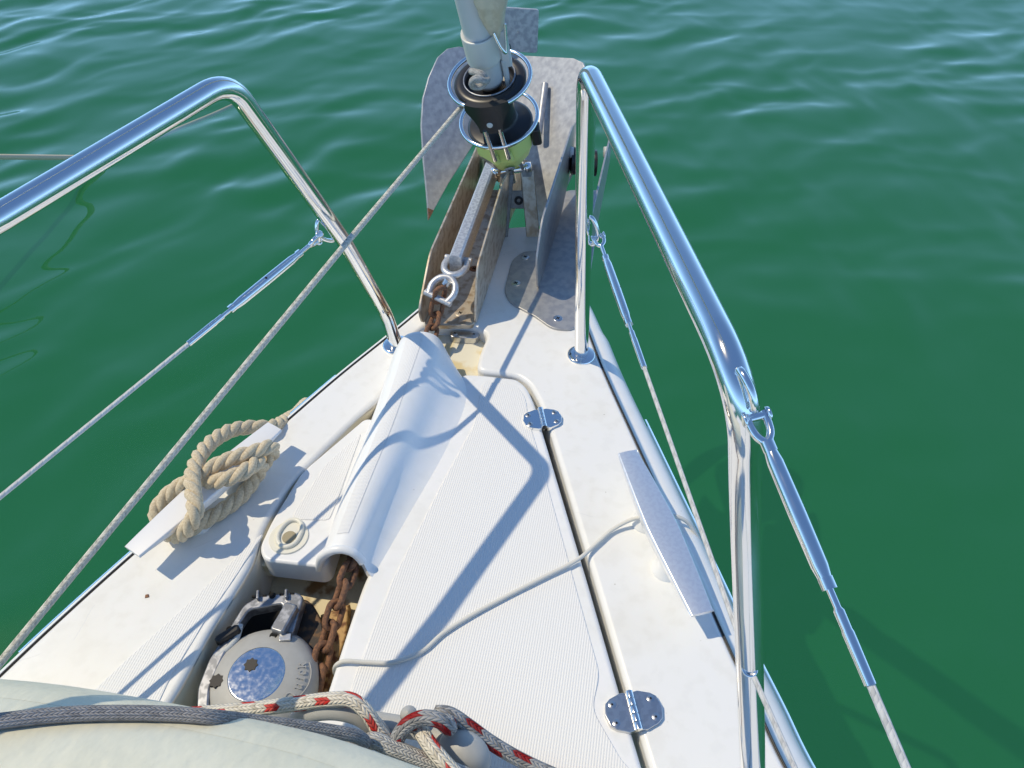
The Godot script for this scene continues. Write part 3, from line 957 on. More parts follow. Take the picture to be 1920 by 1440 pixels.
# ---------------------------------------------------------------- anchor
func build_anchor() -> void:
	var an := thing("anchor", "galvanised anchor with two broad flukes hanging over the bow roller", "anchor")
	var ctr := Vector3(-0.02, 0.0, -1.72)
	# two blades meeting in a shallow valley; each lies in the plane of its point, its shoulder and the crown
	var crown := at(966, 104, 0.18)
	var right := Vector3(0.98, 0.0, 0.18).normalized()
	for e in [0, 1]:
		var tip := at(803, 412, -0.08) if e == 0 else at(1012, 425, -0.08)
		var shoulder := at(835, 90, 0.225) if e == 0 else at(1090, 112, 0.225)
		var nn := (shoulder - tip).cross(crown - tip).normalized()
		if nn.y < 0: nn = -nn
		var bx := (shoulder - tip).normalized()
		var bz := bx.cross(nn).normalized()
		var line := [[803, 412], [799, 360], [793, 300], [789, 235], [792, 185], [803, 145], [820, 108], [838, 92], [860, 88], [966, 104], [968, 190], [930, 225], [884, 276], [840, 345]]
		if e == 1: line = [[966, 104], [1076, 110], [1094, 118], [1102, 135], [1106, 180], [1100, 245], [1076, 320], [1044, 385], [1012, 425], [990, 378], [970, 322], [955, 275], [950, 235], [968, 190]]
		var poly := PackedVector2Array()
		for q in line:
			var near := at(q[0], q[1], 0.9)
			var eye := Vector3(0, EYE, 0)
			var d := (near - eye).normalized()
			var hit := eye + d * ((tip - eye).dot(nn) / d.dot(nn)) - tip
			poly.append(Vector2(hit.dot(bx), hit.dot(bz)))
		var k := Kit.new()
		k.slab(poly, 0.004, -0.004, 0.002, 2, Transform3D(Basis(bx, nn, bz), tip))
		var fl := part("fluke", k, M.galv, an)
		if e == 0:
			var rt := Kit.new()
			rt.slab(PackedVector2Array([poly[0] - (poly[1] - poly[0]) * 0.01, poly[0].lerp(poly[1], 0.42), poly[0].lerp(poly[13], 0.25)]), 0.0048, -0.0048, 0.0008, 1, Transform3D(Basis(bx, nn, bz), tip))
			part("rusty_tip", rt, M.rust, fl, "rusted point of the fluke")
	var a := chan(-0.321, 0.18, 1.175, 0.098)
	var b := chan(-0.321, 0.18, 1.80, 0.118)
	var sk := Kit.new()
	var d := (b - a)
	sk.box(Vector3(0.024, d.length(), 0.05), Transform3D(basis_y(d, Vector3.UP), (a + b) / 2), 0.004)
	part("shank", sk, M.zinc, an)
	var pm := Kit.new()
	pm.slab(rounded(PackedVector2Array([Vector2(-0.046, 0), Vector2(0.046, 0), Vector2(0.048, -0.105), Vector2(-0.048, -0.105)]), 0.008), 0.004, -0.004, 0.0015, 2, Transform3D(Basis(right, Vector3(0, 0.1, 1).normalized(), Vector3(0, -1, 0.1).normalized()), at(975, 97, 0.195)))
	part("palm", pm, M.galv, an)
	var rg := Kit.new()
	rg.tube(PackedVector3Array([at(1022, 158, 0.165), at(1010, 250, 0.09)]), 0.009, 12)
	part("fluke_bar", rg, M.galv, an)  # plain round bar laid along the right fluke
	# swivel between shank and chain
	var sw := thing("anchor_swivel", "two-jaw galvanised swivel linking the anchor shank to the rusty chain", "swivel")
	var c := at(845, 518, 0.095)
	var fore := (at(862, 480, 0.10) - c).normalized()
	var aft := (at(825, 552, 0.075) - c).normalized()
	var side := Vector3(0.93, 0.0, 0.18).normalized()
	for e in [[fore, 0.052, 0.019], [aft, 0.050, 0.021]]:
		var dd: Vector3 = e[0]
		var s2 := (side - dd * side.dot(dd)).normalized()
		var u := PackedVector3Array([c + dd * e[1] + s2 * e[2] * 0.95, c + dd * e[1] * 0.6 + s2 * e[2] * 1.15, c + dd * 0.012 + s2 * e[2] * 0.8, c + dd * 0.004, c + dd * 0.012 - s2 * e[2] * 0.8, c + dd * e[1] * 0.6 - s2 * e[2] * 1.15, c + dd * e[1] - s2 * e[2] * 0.95])
		part("jaw", tube_of(curve(u, 6), 0.0068, 12), M.zinc, sw)
		part("pin", tube_of(PackedVector3Array([c + dd * e[1] - s2 * (e[2] + 0.008), c + dd * e[1] + s2 * (e[2] + 0.008)]), 0.0062, 12), M.zinc, sw)
	part("swivel_pin", tube_of(PackedVector3Array([c - fore * 0.012, c + aft * 0.020]), 0.0085, 14), M.steel, sw)

# ---------------------------------------------------------------- furler
func build_furler() -> void:
	var o := Vector3(-0.002, 0.13, -1.49)
	var up := Vector3(-0.166, 0.95, 0.31).normalized()
	var f := thing("furling_drum", "black headsail furling drum with chrome guard rings and lime green base", "furler", "", o)
	f.basis = basis_y(up, Vector3(0, 0, 1))
	var I := Transform3D.IDENTITY
	# toggle fork and clevis pin
	for e in [-1.0, 1.0]:
		var leg := Kit.new()
		leg.box(Vector3(0.008, 0.085, 0.016), Transform3D(Basis(Vector3.BACK, e * 0.16), Vector3(e * 0.024, 0.018, 0.0)), 0.003)
		part("fork_leg", leg, M.steel, f)
		var nut := Kit.new()
		nut.lathe([[0.0, 0.0], [0.011, 0.0], [0.012, 0.003], [0.011, 0.013], [0.0, 0.0145]], Transform3D(Basis(Vector3.BACK, -e * PI / 2), Vector3(e * 0.032, 0.0, 0.0)), 18)
		part("pin_head", nut, M.chrome, f)
	part("clevis_pin", tube_of(PackedVector3Array([Vector3(-0.036, 0, 0), Vector3(0.036, 0, 0)]), 0.0085, 14), M.chrome, f)
	part("centre_rod", tube_of(PackedVector3Array([Vector3(0, -0.03, 0.006), Vector3(0, 0.04, 0.004)]), 0.007, 12), M.steel, f)
	# lime green casting
	var pl := PackedVector2Array()
	for k in 8:
		var a := TAU * (k + 0.5) / 8.0
		pl.append(Vector2(cos(a) * 0.060, sin(a) * 0.060))
	var cast := Kit.new()
	var rows := []
	var mids := []
	for lv in [[0.034, 0.028], [0.036, 0.034], [0.056, 0.048], [0.082, 0.058], [0.086, 0.060], [0.122, 0.060], [0.126, 0.057]]:
		var row := PackedVector3Array()
		for k in 48:
			var a := TAU * k / 48.0
			var oct := 1.0 / cos(fmod(a + PI / 8, PI / 4) - PI / 8)
			var rr: float = lv[1] * lerpf(1.0, oct, 0.8) * 0.97
			row.append(Vector3(cos(a) * rr, lv[0], sin(a) * rr))
		rows.append(row); mids.append(Vector3(0, 0.09, 0))
	cast.grid(rows, true, mids)
	cast.disc(Array(rows[0]), Vector3.DOWN)
	cast.disc(Array(rows[-1]), Vector3.UP)
	var body := part("casting", cast, M.lime, f, "lime green octagonal base casting")
	var bolt := Kit.new()
	var bn := Vector3(0.05, -0.5, 0.86).normalized()
	bolt.lathe([[0.0, 0.003], [0.010, 0.003], [0.0115, 0.0]], Transform3D(basis_y(bn, Vector3.UP), Vector3(0.004, 0.058, 0.0515)), 20)
	part("bolt", bolt, M.galv, body)
	var sock := Kit.new()
	sock.lathe([[0.0, 0.0035], [0.004, 0.0035], [0.004, 0.002]], Transform3D(basis_y(bn, Vector3.UP), Vector3(0.004, 0.058, 0.0515)), 8, [1])
	part("bolt_socket", sock, M.hole, body)
	var badge := Kit.new()
	badge.lathe([[0.0, 0.003], [0.020, 0.003], [0.022, 0.0]], Transform3D(basis_y(Vector3(-0.72, -0.35, 0.6), Vector3.UP), Vector3(-0.037, 0.066, 0.031)), 24)
	part("side_cap", badge, M.cast, body)
	var lug2 := Kit.new()
	lug2.box(Vector3(0.02, 0.04, 0.03), Transform3D(Basis(), Vector3(0.069, 0.105, 0.01)), 0.004)
	part("side_block", lug2, M.black, f)
	# spool
	var sp := Kit.new()
	sp.lathe([[0.0, 0.130], [0.066, 0.130], [0.068, 0.136], [0.062, 0.139], [0.040, 0.146], [0.036, 0.155], [0.036, 0.222], [0.042, 0.230], [0.062, 0.236], [0.070, 0.240], [0.071, 0.246], [0.064, 0.252], [0.052, 0.2525], [0.048, 0.246], [0.044, 0.228], [0.0, 0.226]], I, 48, [1, 13])
	part("spool", sp, M.black, f)
	var rm := Kit.new()
	rm.tube(circle(0.050, Transform3D(Basis(), Vector3(0, 0.2535, 0)), 48), 0.0016, 8, true)
	part("spool_rim", rm, M.cast, f)
	for y in [0.150, 0.250]:
		var g := Kit.new()
		g.tube(circle(0.079, Transform3D(Basis(), Vector3(0, y, 0)), 64), 0.0042, 10, true)
		part("guard_ring", g, M.chrome, f)
	# bracket that carries the rings on the after side
	var br := Kit.new()
	var rows2 := []
	for q in [[0.257, 0.52], [0.243, 0.55], [0.236, 0.50], [0.222, 0.36], [0.205, 0.28], [0.192, 0.27]]:
		var row := PackedVector3Array()
		for k in 13:
			var a: float = PI / 2 + 0.12 + (k - 6) / 6.0 * q[1]
			row.append(Vector3(cos(a) * 0.084, q[0], sin(a) * 0.084))
		rows2.append(row)
	br.grid(rows2, false, [Vector3(0, 0.22, 0), Vector3(0, 0.22, 0), Vector3(0, 0.22, 0), Vector3(0, 0.22, 0), Vector3(0, 0.22, 0), Vector3(0, 0.22, 0)])
	var rows3 := []
	for r in rows2:
		var row := PackedVector3Array()
		for p in r: row.append(Vector3(p.x * 0.86, p.y, p.z * 0.86))
		rows3.append(row)
	for e in [0, 5]: br.grid([rows2[e], rows3[e]], false, Vector3.UP if e == 0 else Vector3.DOWN)
	for e in [0, 12]:
		var ea := PackedVector3Array()
		var eb := PackedVector3Array()
		for r in 6:
			ea.append(rows2[r][e]); eb.append(rows3[r][e])
		br.grid([ea, eb], false, Vector3(1, 0, 0) if e == 0 else Vector3(-1, 0, 0))
	var brp := part("bracket", br, M.black, f)
	var bs := Kit.new()
	bs.lathe([[0.0, 0.0015], [0.0055, 0.0015], [0.006, 0.0]], Transform3D(basis_y(Vector3(-0.12, 0, 1), Vector3.UP), Vector3(-0.010, 0.214, 0.0838)), 16)
	part("bracket_screw", bs, M.pale_plastic, brp)
	var clip := Kit.new()
	clip.box(Vector3(0.02, 0.014, 0.012), Transform3D(Basis(Vector3.UP, 0.5), Vector3(0.036, 0.254, -0.071)), 0.003)
	part("ring_clip", clip, M.black, f)
	for x in [-0.022, 0.006]:
		part("pillar", tube_of(PackedVector3Array([Vector3(x, 0.20, 0.080), Vector3(x + 0.004, 0.112, 0.074)]), 0.0048, 12), M.chrome, f)
		part("pillar_foot", tube_of(PackedVector3Array([Vector3(x + 0.004, 0.122, 0.070), Vector3(x + 0.006, 0.094, 0.062)]), 0.0068, 12), M.lime, f)
	# foil and furled headsail
	var foil := thing("forestay_foil", "pale grey forestay tube rising from the furling drum", "forestay", "", o)
	foil.basis = f.basis
	var tb := Kit.new()
	tb.lathe([[0.0, 0.24], [0.024, 0.24], [0.029, 0.255], [0.030, 0.30], [0.028, 0.36], [0.027, 0.6], [0.025, 9.0], [0.0, 9.0]], I, 28, [6])
	part("torque_tube", tb, M.pale_plastic, foil)
	var col := Kit.new()
	col.lathe([[0.027, 0.352], [0.0325, 0.356], [0.0335, 0.352], [0.0335, 0.300], [0.0305, 0.296]], I, 32)
	part("collar", col, mat(Color(0.62, 0.62, 0.58), 0.35), foil)
	var gd := Kit.new()
	gd.box(Vector3(0.018, 0.075, 0.022), Transform3D(Basis(), Vector3(0.040, 0.318, 0.004)), 0.003)
	part("tack_block", gd, M.pale_plastic, foil)
	var gl := Kit.new()
	gl.box(Vector3(0.010, 0.06, 0.02), Transform3D(Basis(), Vector3(0.034, 0.265, 0.006)), 0.003)
	part("sail_track", gl, M.pale_plastic, foil)
	var sh := Kit.new()
	sh.tube(curve(PackedVector3Array([Vector3(0.028, 0.365, 0.026), Vector3(0.036, 0.335, 0.031), Vector3(0.043, 0.322, 0.028), Vector3(0.046, 0.335, 0.022), Vector3(0.050, 0.368, 0.012)]), 6), 0.0028, 8)
	part("tack_shackle", sh, M.chrome, foil)
	var sail := thing("furled_headsail", "cream furled sail cloth rolled on the forestay above the drum", "sail", "", o)
	sail.basis = f.basis
	var rows4 := []
	var mids4 := []
	var rng := RandomNumberGenerator.new()
	rng.seed = 5
	for k in 40:
		var t := 0.345 + 0.02 * k + (0.16 * maxf(0.0, k - 20.0))
		var rr := clampf(0.010 + (t - 0.345) * 0.30, 0.010, 0.036)
		var row := PackedVector3Array()
		var c := Vector3(0.030 - 0.004 * sin(t * 9.0), t, 0.008)
		for j in 22:
			var a := TAU * j / 22.0
			var q := rr * (1.0 + 0.12 * sin(a * 5.0 + t * 24.0) + 0.05 * rng.randf_range(-1, 1))
			row.append(c + Vector3(cos(a) * q, 0, sin(a) * q))
		rows4.append(row); mids4.append(c)
	var sl := Kit.new()
	sl.grid(rows4, true, mids4)
	part("cloth", sl, M.sail, sail)

# ---------------------------------------------------------------- windlass
func build_windlass() -> void:
	var c := at(481, 1264, -0.006)
	var w := thing("windlass", "grey domed anchor windlass with polished disc sunk in the deck well", "windlass", "", c)
	var d := Kit.new()
	d.lathe([[0.037, 0.0], [0.045, -0.002], [0.058, -0.006], [0.068, -0.013], [0.0745, -0.024], [0.076, -0.036], [0.074, -0.05], [0.060, -0.055]], Transform3D.IDENTITY, 56)
	part("dome", d, M.grey_plastic, w)
	var dk := Kit.new()
	dk.lathe([[0.0, 0.0012], [0.035, 0.0010], [0.037, -0.0005]], Transform3D.IDENTITY, 48)
	var disc := part("disc", dk, M.mirror, w)
	for q in [[-0.010, -0.012, 0.0098, 0.0014, disc], [-0.051, 0.008, 0.0098, -0.0022, w]]:
		var st := PackedVector2Array()
		for k in 16:
			var a := TAU * k / 16.0
			var r: float = q[2] * (1.0 if k % 2 == 0 else 0.78)
			st.append(Vector2(q[0] + cos(a) * r, q[1] + sin(a) * r))
		part("handle_socket", slab_of(st, q[3] + 0.0008, q[3] - 0.004, 0.0003, 1), M.socket, q[4])
	var sc := Kit.new()
	sc.lathe([[0.0, 0.0006], [0.003, 0.0006], [0.005, 0.0012], [0.0056, -0.001]], Transform3D(Basis(), Vector3(0.008, -0.0058, -0.056)), 18, [1])
	part("screw", sc, M.hole, w)
	# raised maker's lettering on the dome, running up its inner side
	var font := SystemFont.new()
	font.font_names = PackedStringArray(["Droid Serif"])
	font.font_italic = true
	var word := "Quick"
	var angs := [0.52, 0.24, 0.06, -0.08, -0.24]
	for k in 5:
		var tm := TextMesh.new()
		tm.text = word[k]
		tm.font = font
		tm.font_size = 24
		tm.pixel_size = 0.00085 if k == 0 else 0.00062
		tm.depth = 0.0012
		var o := MeshInstance3D.new()
		o.name = "letter"
		o.mesh = tm
		o.material_override = M.grey_plastic
		var a: float = angs[k]
		var out := Vector3(cos(a), 0, sin(a))
		var tang := Vector3(sin(a), 0, -cos(a))
		var nn := (Vector3.UP + out * 0.35).normalized()
		o.transform = Transform3D(Basis(tang, nn.cross(tang).normalized(), nn), out * 0.0575 + Vector3(0, -0.0052, 0))
		w.add_child(o, true)
	part("swash", tube_of(curve(PackedVector3Array([Vector3(0.058, -0.009, 0.028), Vector3(0.067, -0.0125, 0.010), Vector3(0.068, -0.013, -0.008), Vector3(0.0635, -0.0115, -0.021)]), 6), 0.0009, 6), M.grey_plastic, w)
	# body, gypsy and dark base below the dome
	var b := Kit.new()
	b.lathe([[0.062, -0.05], [0.062, -0.058], [0.070, -0.062], [0.070, -0.068], [0.050, -0.072], [0.070, -0.078], [0.070, -0.084]], Transform3D.IDENTITY, 40)
	part("gypsy", b, M.brown, w)
	# frame of the opened cover round the motor well
	var fr := PackedVector2Array()
	for q in flat([[368, 1335], [370, 1290], [392, 1234], [430, 1176], [456, 1134], [484, 1117], [556, 1109], [570, 1119], [549, 1188], [518, 1182], [530, 1131], [467, 1143], [447, 1172], [415, 1238], [393, 1290], [390, 1335]], -0.012): fr.append(q - Vector2(c.x, c.z))
	var rel := 0.006
	var fm := part("frame", slab_of(rounded(fr, 0.006, 3), -0.012 + rel, -0.03 + rel, 0.003, 3), M.cast, w)
	for q in [[511, 1117], [540, 1139], [430, 1180]]:
		var p := at(q[0], q[1], -0.012) - c
		var k := Kit.new()
		k.lathe([[0.0, -0.0002], [0.0022, 0.0], [0.0030, 0.001], [0.0044, 0.001], [0.0048, 0.0]], Transform3D(Basis(), p + Vector3(0, 0.0002, 0)), 16)
		part("screw", k, M.hole, fm)
	for q in [[476, 1119], [496, 1117], [528, 1115], [548, 1113]]:
		var p := at(q[0], q[1], -0.012) - c
		var k := Kit.new()
		k.box(Vector3(0.006, 0.003, 0.003), Transform3D(Basis(), p), 0.0005)
		part("slot", k, M.hole, fm)
	for q in [[485, 1119, 0.012], [538, 1117, 0.012]]:
		var p := at(q[0], q[1], -0.012) - c
		var k := Kit.new()
		k.box(Vector3(0.004, 0.010, 0.014), Transform3D(Basis(Vector3.UP, 0.2), p + Vector3(0, 0.003, 0)), 0.0015)
		part("hinge_lug", k, M.cast, fm)
	var stop := Kit.new()
	stop.box(Vector3(0.020, 0.018, 0.044), Transform3D(Basis(Vector3.UP, -0.3), at(535, 1162, -0.008) - c), 0.003)
	part("stopper", stop, M.cast, fm)
	var tabk := Kit.new()
	tabk.box(Vector3(0.016, 0.006, 0.010), Transform3D(Basis(Vector3.UP, 0.1), at(535, 1196, -0.010) - c), 0.001)
	part("bracket", tabk, M.steel, w)
	var lip := PackedVector3Array()
	for q in [[450, 1172], [444, 1195], [428, 1215], [405, 1232]]: lip.append(at(q[0], q[1], -0.016) - c)
	part("lever", tube_of(curve(lip, 5), 0.0045, 10), M.pale_plastic, w)
	var grip := Kit.new()
	grip.box(Vector3(0.012, 0.010, 0.034), Transform3D(Basis(Vector3.UP, -0.9), at(427, 1190, -0.008) - c), 0.003)
	part("grip", grip, M.dark, w)
	# well of the motor and its side casing
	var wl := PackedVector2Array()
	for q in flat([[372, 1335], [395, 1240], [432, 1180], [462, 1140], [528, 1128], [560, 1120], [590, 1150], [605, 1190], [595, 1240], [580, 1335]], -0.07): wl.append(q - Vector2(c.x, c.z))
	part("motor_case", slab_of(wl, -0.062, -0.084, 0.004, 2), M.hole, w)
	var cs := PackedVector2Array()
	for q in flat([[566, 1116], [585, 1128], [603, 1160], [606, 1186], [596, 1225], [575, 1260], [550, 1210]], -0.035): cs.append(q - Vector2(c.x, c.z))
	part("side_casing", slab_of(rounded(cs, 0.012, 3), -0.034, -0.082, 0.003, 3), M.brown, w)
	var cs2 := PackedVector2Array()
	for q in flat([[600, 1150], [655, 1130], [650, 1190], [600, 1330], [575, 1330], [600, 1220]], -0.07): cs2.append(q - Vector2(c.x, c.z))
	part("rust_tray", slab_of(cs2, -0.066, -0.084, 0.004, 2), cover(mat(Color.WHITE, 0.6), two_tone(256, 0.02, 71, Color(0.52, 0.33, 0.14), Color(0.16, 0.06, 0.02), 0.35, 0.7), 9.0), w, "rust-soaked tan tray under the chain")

# ---------------------------------------------------------------- chain
func build_chain() -> void:
	var ch := thing("anchor_chain", "rusty brown anchor chain running through the lid's tunnel to the windlass", "chain")
	var link := Kit.new()
	var st := PackedVector3Array()
	for k in 12:
		var a := -PI / 2 + PI * k / 11.0
		st.append(Vector3(0.0105 * sin(a), 0, 0.0085 + 0.0105 * cos(a)))
	for k in 12:
		var a := -PI / 2 + PI * k / 11.0
		st.append(Vector3(-0.0105 * sin(a), 0, -0.0085 - 0.0105 * cos(a)))
	link.tube(st, 0.0047, 8, true)
	var lm := link.mesh()
	var path := curve(ats([[824, 553, 0.074], [820, 572, 0.05], [817, 590, 0.034], [814, 606, 0.028], [808, 626, 0.02], [780, 690, 0.0], [735, 800, -0.012], [690, 930, -0.012], [668, 1020, 0.0], [655, 1070, 0.004], [641, 1105, 0.0], [628, 1148, -0.014], [614, 1195, -0.026], [604, 1232, -0.034], [597, 1268, -0.046], [590, 1305, -0.055]]), 40)
	var pitch := 0.0290
	var far := 0.0
	var n := 0
	for k in range(1, path.size()):
		far += path[k].distance_to(path[k - 1])
		if far >= pitch * n:
			var d := (path[mini(k + 3, path.size() - 1)] - path[maxi(k - 3, 0)]).normalized()
			var o := MeshInstance3D.new()
			o.name = "link"
			o.mesh = lm
			o.material_override = M.rust
			ch.add_child(o, true)
			var b := basis_y(Vector3.UP - d * d.y, d)
			o.transform = Transform3D(b.rotated(d, (PI / 4 if n % 2 == 0 else -PI / 4) + 0.12 * sin(n * 2.3)), path[k])
			n += 1

# ---------------------------------------------------------------- cleats
func build_cleat(a: Vector3, b: Vector3, label: String, m: Material) -> void:
	var mid := (a + b) / 2
	var d := (b - a)
	var o := thing("deck_cleat", label, "cleat", "deck cleats", Vector3(mid.x, 0, mid.z))
	o.basis = basis_y(Vector3.UP, d)
	var half := d.length() / 2
	var rows := []
	var mids := []
	for s in 25:
		var f := s / 12.0 - 1.0
		var w := lerpf(0.0245, 0.0165, pow(absf(f), 1.3))
		var low := 0.038 + 0.009 * f * f
		var top := 0.0545 - 0.002 * f * f
		var row := PackedVector3Array()
		for q in [[-1, low + 0.003], [-1, top - 0.004], [-0.93, top - 0.001], [-0.86, top], [0.0, top + 0.0008], [0.86, top], [0.93, top - 0.001], [1, top - 0.004], [1, low + 0.003], [0.8, low], [-0.8, low]]:
			row.append(Vector3(q[0] * w, q[1], f * half))
		rows.append(row); mids.append(Vector3(0, 0.047, f * half))
	var k := Kit.new()
	k.grid(rows, true, mids)
	k.disc(Array(rows[0]), Vector3(0, 0, -1)); k.disc(Array(rows[24]), Vector3(0, 0, 1))
	part("horn", k, m, o)
	for e in [-1.0, 1.0]:
		var f := Kit.new()
		var lv := []
		var md := []
		for q in [[0.0, 0.024, 0.022], [0.004, 0.0235, 0.0215], [0.012, 0.016, 0.015], [0.03, 0.0135, 0.013], [0.040, 0.015, 0.017]]:
			var row := PackedVector3Array()
			for j in 20:
				var a2 := TAU * j / 20.0
				row.append(Vector3(cos(a2) * q[1], q[0], e * 0.042 + sin(a2) * q[2]))
			lv.append(row); md.append(Vector3(0, q[0], e * 0.042))
		f.grid(lv, true, md)
		part("foot", f, M.gel, o)

func build_cleats() -> void:
	build_cleat(at(1318, 1148, 0.054), at(1177, 845, 0.054), "bare polished deck cleat with only a thin white cord under it", M.alloy)
	build_cleat(at(246, 1032, 0.054), at(514, 797, 0.054), "white deck cleat wrapped in thick tan rope", M.white_alloy)

# ---------------------------------------------------------------- lifelines
func build_lifeline(label: String, pts: PackedVector3Array, body0: float, body1: float, sleeve1: float, r: float, fork_side: Vector3) -> Node3D:
	# pts[0] is the lug, the line runs on through the rest
	var o := thing("lifeline", label, "lifeline", "lifelines with turnbuckles")
	var d := (pts[1] - pts[0]).normalized()
	var p := pts[0]
	var s := (fork_side - d * fork_side.dot(d)).normalized()
	var jaw := Kit.new()
	var u := PackedVector3Array([p - d * 0.003 + s * r * 1.05, p + d * 0.006 + s * r * 1.1, p + d * 0.015 + s * r * 0.8, p + d * 0.020, p + d * 0.015 - s * r * 0.8, p + d * 0.006 - s * r * 1.1, p - d * 0.003 - s * r * 1.05])
	jaw.tube(curve(u, 5), r * 0.52, 10, false, true, 1.0)
	part("jaw", jaw, M.chrome, o)
	part("clevis_pin", tube_of(PackedVector3Array([p - s * r * 1.75, p - s * r * 1.66, p - s * r * 1.3, p - s * r * 1.29, p + s * r * 1.29, p + s * r * 1.3, p + s * r * 1.66, p + s * r * 1.75]), [r * 0.75, r * 0.95, r * 0.95, r * 0.5, r * 0.5, r * 0.95, r * 0.95, r * 0.75], 14), M.chrome, o)
	part("threaded_stud", tube_of(PackedVector3Array([p + d * 0.02, p + d * (body0 + 0.004)]), r * 0.48, 12), M.chrome, o)
	var bl := body1 - body0
	var path := PackedVector3Array()
	var rad := []
	for q in [[0.0, 0.75], [0.04, 0.8], [0.12, 1.0], [0.5, 1.06], [0.88, 1.0], [0.96, 0.8], [1.0, 0.75]]:
		path.append(p + d * (body0 + bl * q[0])); rad.append(r * q[1])
	var body := part("turnbuckle_body", tube_of(path, rad, 18), M.chrome, o)
	for e in [body0, body1]:
		part("lock_nut", tube_of(PackedVector3Array([p + d * (e - 0.004), p + d * (e + 0.004)]), r * 0.95, 6), M.chrome, body)
	var bore := Kit.new()
	var bc := p + d * (body0 + bl * 0.5)
	var view := (Vector3(0, EYE, 0) - bc)
	var bn := (s * 0.9 + Vector3.UP * 0.3)
	bn = (bn - d * bn.dot(d)).normalized()
	bore.lathe([[0.0, r * 1.065], [r * 0.3, r * 1.04], [r * 0.3, r * 0.9]], Transform3D(basis_y(bn, d), bc), 12)
	part("bore", bore, M.hole, body)
	part("swage", tube_of(PackedVector3Array([p + d * body1, p + d * (body1 + 0.016), p + d * (body1 + 0.018), p + d * (body1 + 0.03), p + d * (body1 + 0.032), p + d * sleeve1]), [r * 0.42, r * 0.42, r * 0.62, r * 0.6, r * 0.68, r * 0.64], 14), M.chrome, o)
	var wire := PackedVector3Array([p + d * (sleeve1 - 0.004)])
	for k in range(1, pts.size()): wire.append(pts[k])
	var dense := PackedVector3Array()
	for k in wire.size() - 1:
		for q in 30: dense.append(wire[k].lerp(wire[k + 1], q / 30.0))
	dense.append(wire[-1])
	part("wire", tube_of(dense, r * 0.46, 10), M.wire, o)
	return o

func build_lifelines() -> void:
	var a := at(1418, 782, 0.553)
	var b := at(1700, 1442, 0.475)
	build_lifeline("thick wire lifeline with large turnbuckle shackled to the top of the pulpit's after leg", PackedVector3Array([a, b, b + (b - a) * 2.0]), 0.024, 0.1226, 0.1866, 0.0060, Vector3(1, 0.3, -0.5))
	var c := Vector3(0.132, 0.312, -0.955)
	var d := Vector3(0.2290, 0.2550, -0.3075)
	var e := at(1492, 1444, 0.235)
	build_lifeline("thin wire lifeline passing through the ferrule in the pulpit's after leg", PackedVector3Array([c, d, e, e + (e - d) * 2.0]), 0.050, 0.185, 0.268, 0.0062, Vector3(1, 0.3, 0.3))
	var f := at(598, 446, 0.31)
	var g := at(0, 932, 0.255)
	build_lifeline("wire lifeline with turnbuckle shackled to the pulpit leg beside the furling line", PackedVector3Array([f, g, g + (g - f) * 1.5]), 0.044, 0.179, 0.258, 0.0066, Vector3(0.2, 1, 0.6))

# ---------------------------------------------------------------- ropes
func strands(path: PackedVector3Array, radius: float, lay: float, sides := 8) -> Array:
	# a three-strand rope along the path
	var out := []
	var m := path.size()
	var dir := (path[1] - path[0]).normalized()
	var side := dir.cross(Vector3.UP).normalized()
	var frames := []
	var far := 0.0
	for k in m:
		var ta := (path[mini(k + 1, m - 1)] - path[maxi(k - 1, 0)]).normalized()
		side = (side - ta * side.dot(ta)).normalized()
		if k > 0: far += path[k].distance_to(path[k - 1])
		frames.append([side, side.cross(ta), far])
	for s in 3:
		var p := PackedVector3Array()
		for k in m:
			var a: float = TAU * (frames[k][2] / lay + s / 3.0)
			p.append(path[k] + (frames[k][0] * cos(a) + frames[k][1] * sin(a)) * radius * 0.50)
		out.append(tube_of(p, radius * 0.56, sides))
	return out

func even(path: PackedVector3Array, step: float) -> PackedVector3Array:
	var r := PackedVector3Array([path[0]])
	var left := step
	for k in range(1, path.size()):
		var a := path[k - 1]
		var len := a.distance_to(path[k])
		var pos := 0.0
		while len - pos >= left:
			pos += left
			r.append(a.lerp(path[k], pos / len))
			left = step
		left -= len - pos
	return r

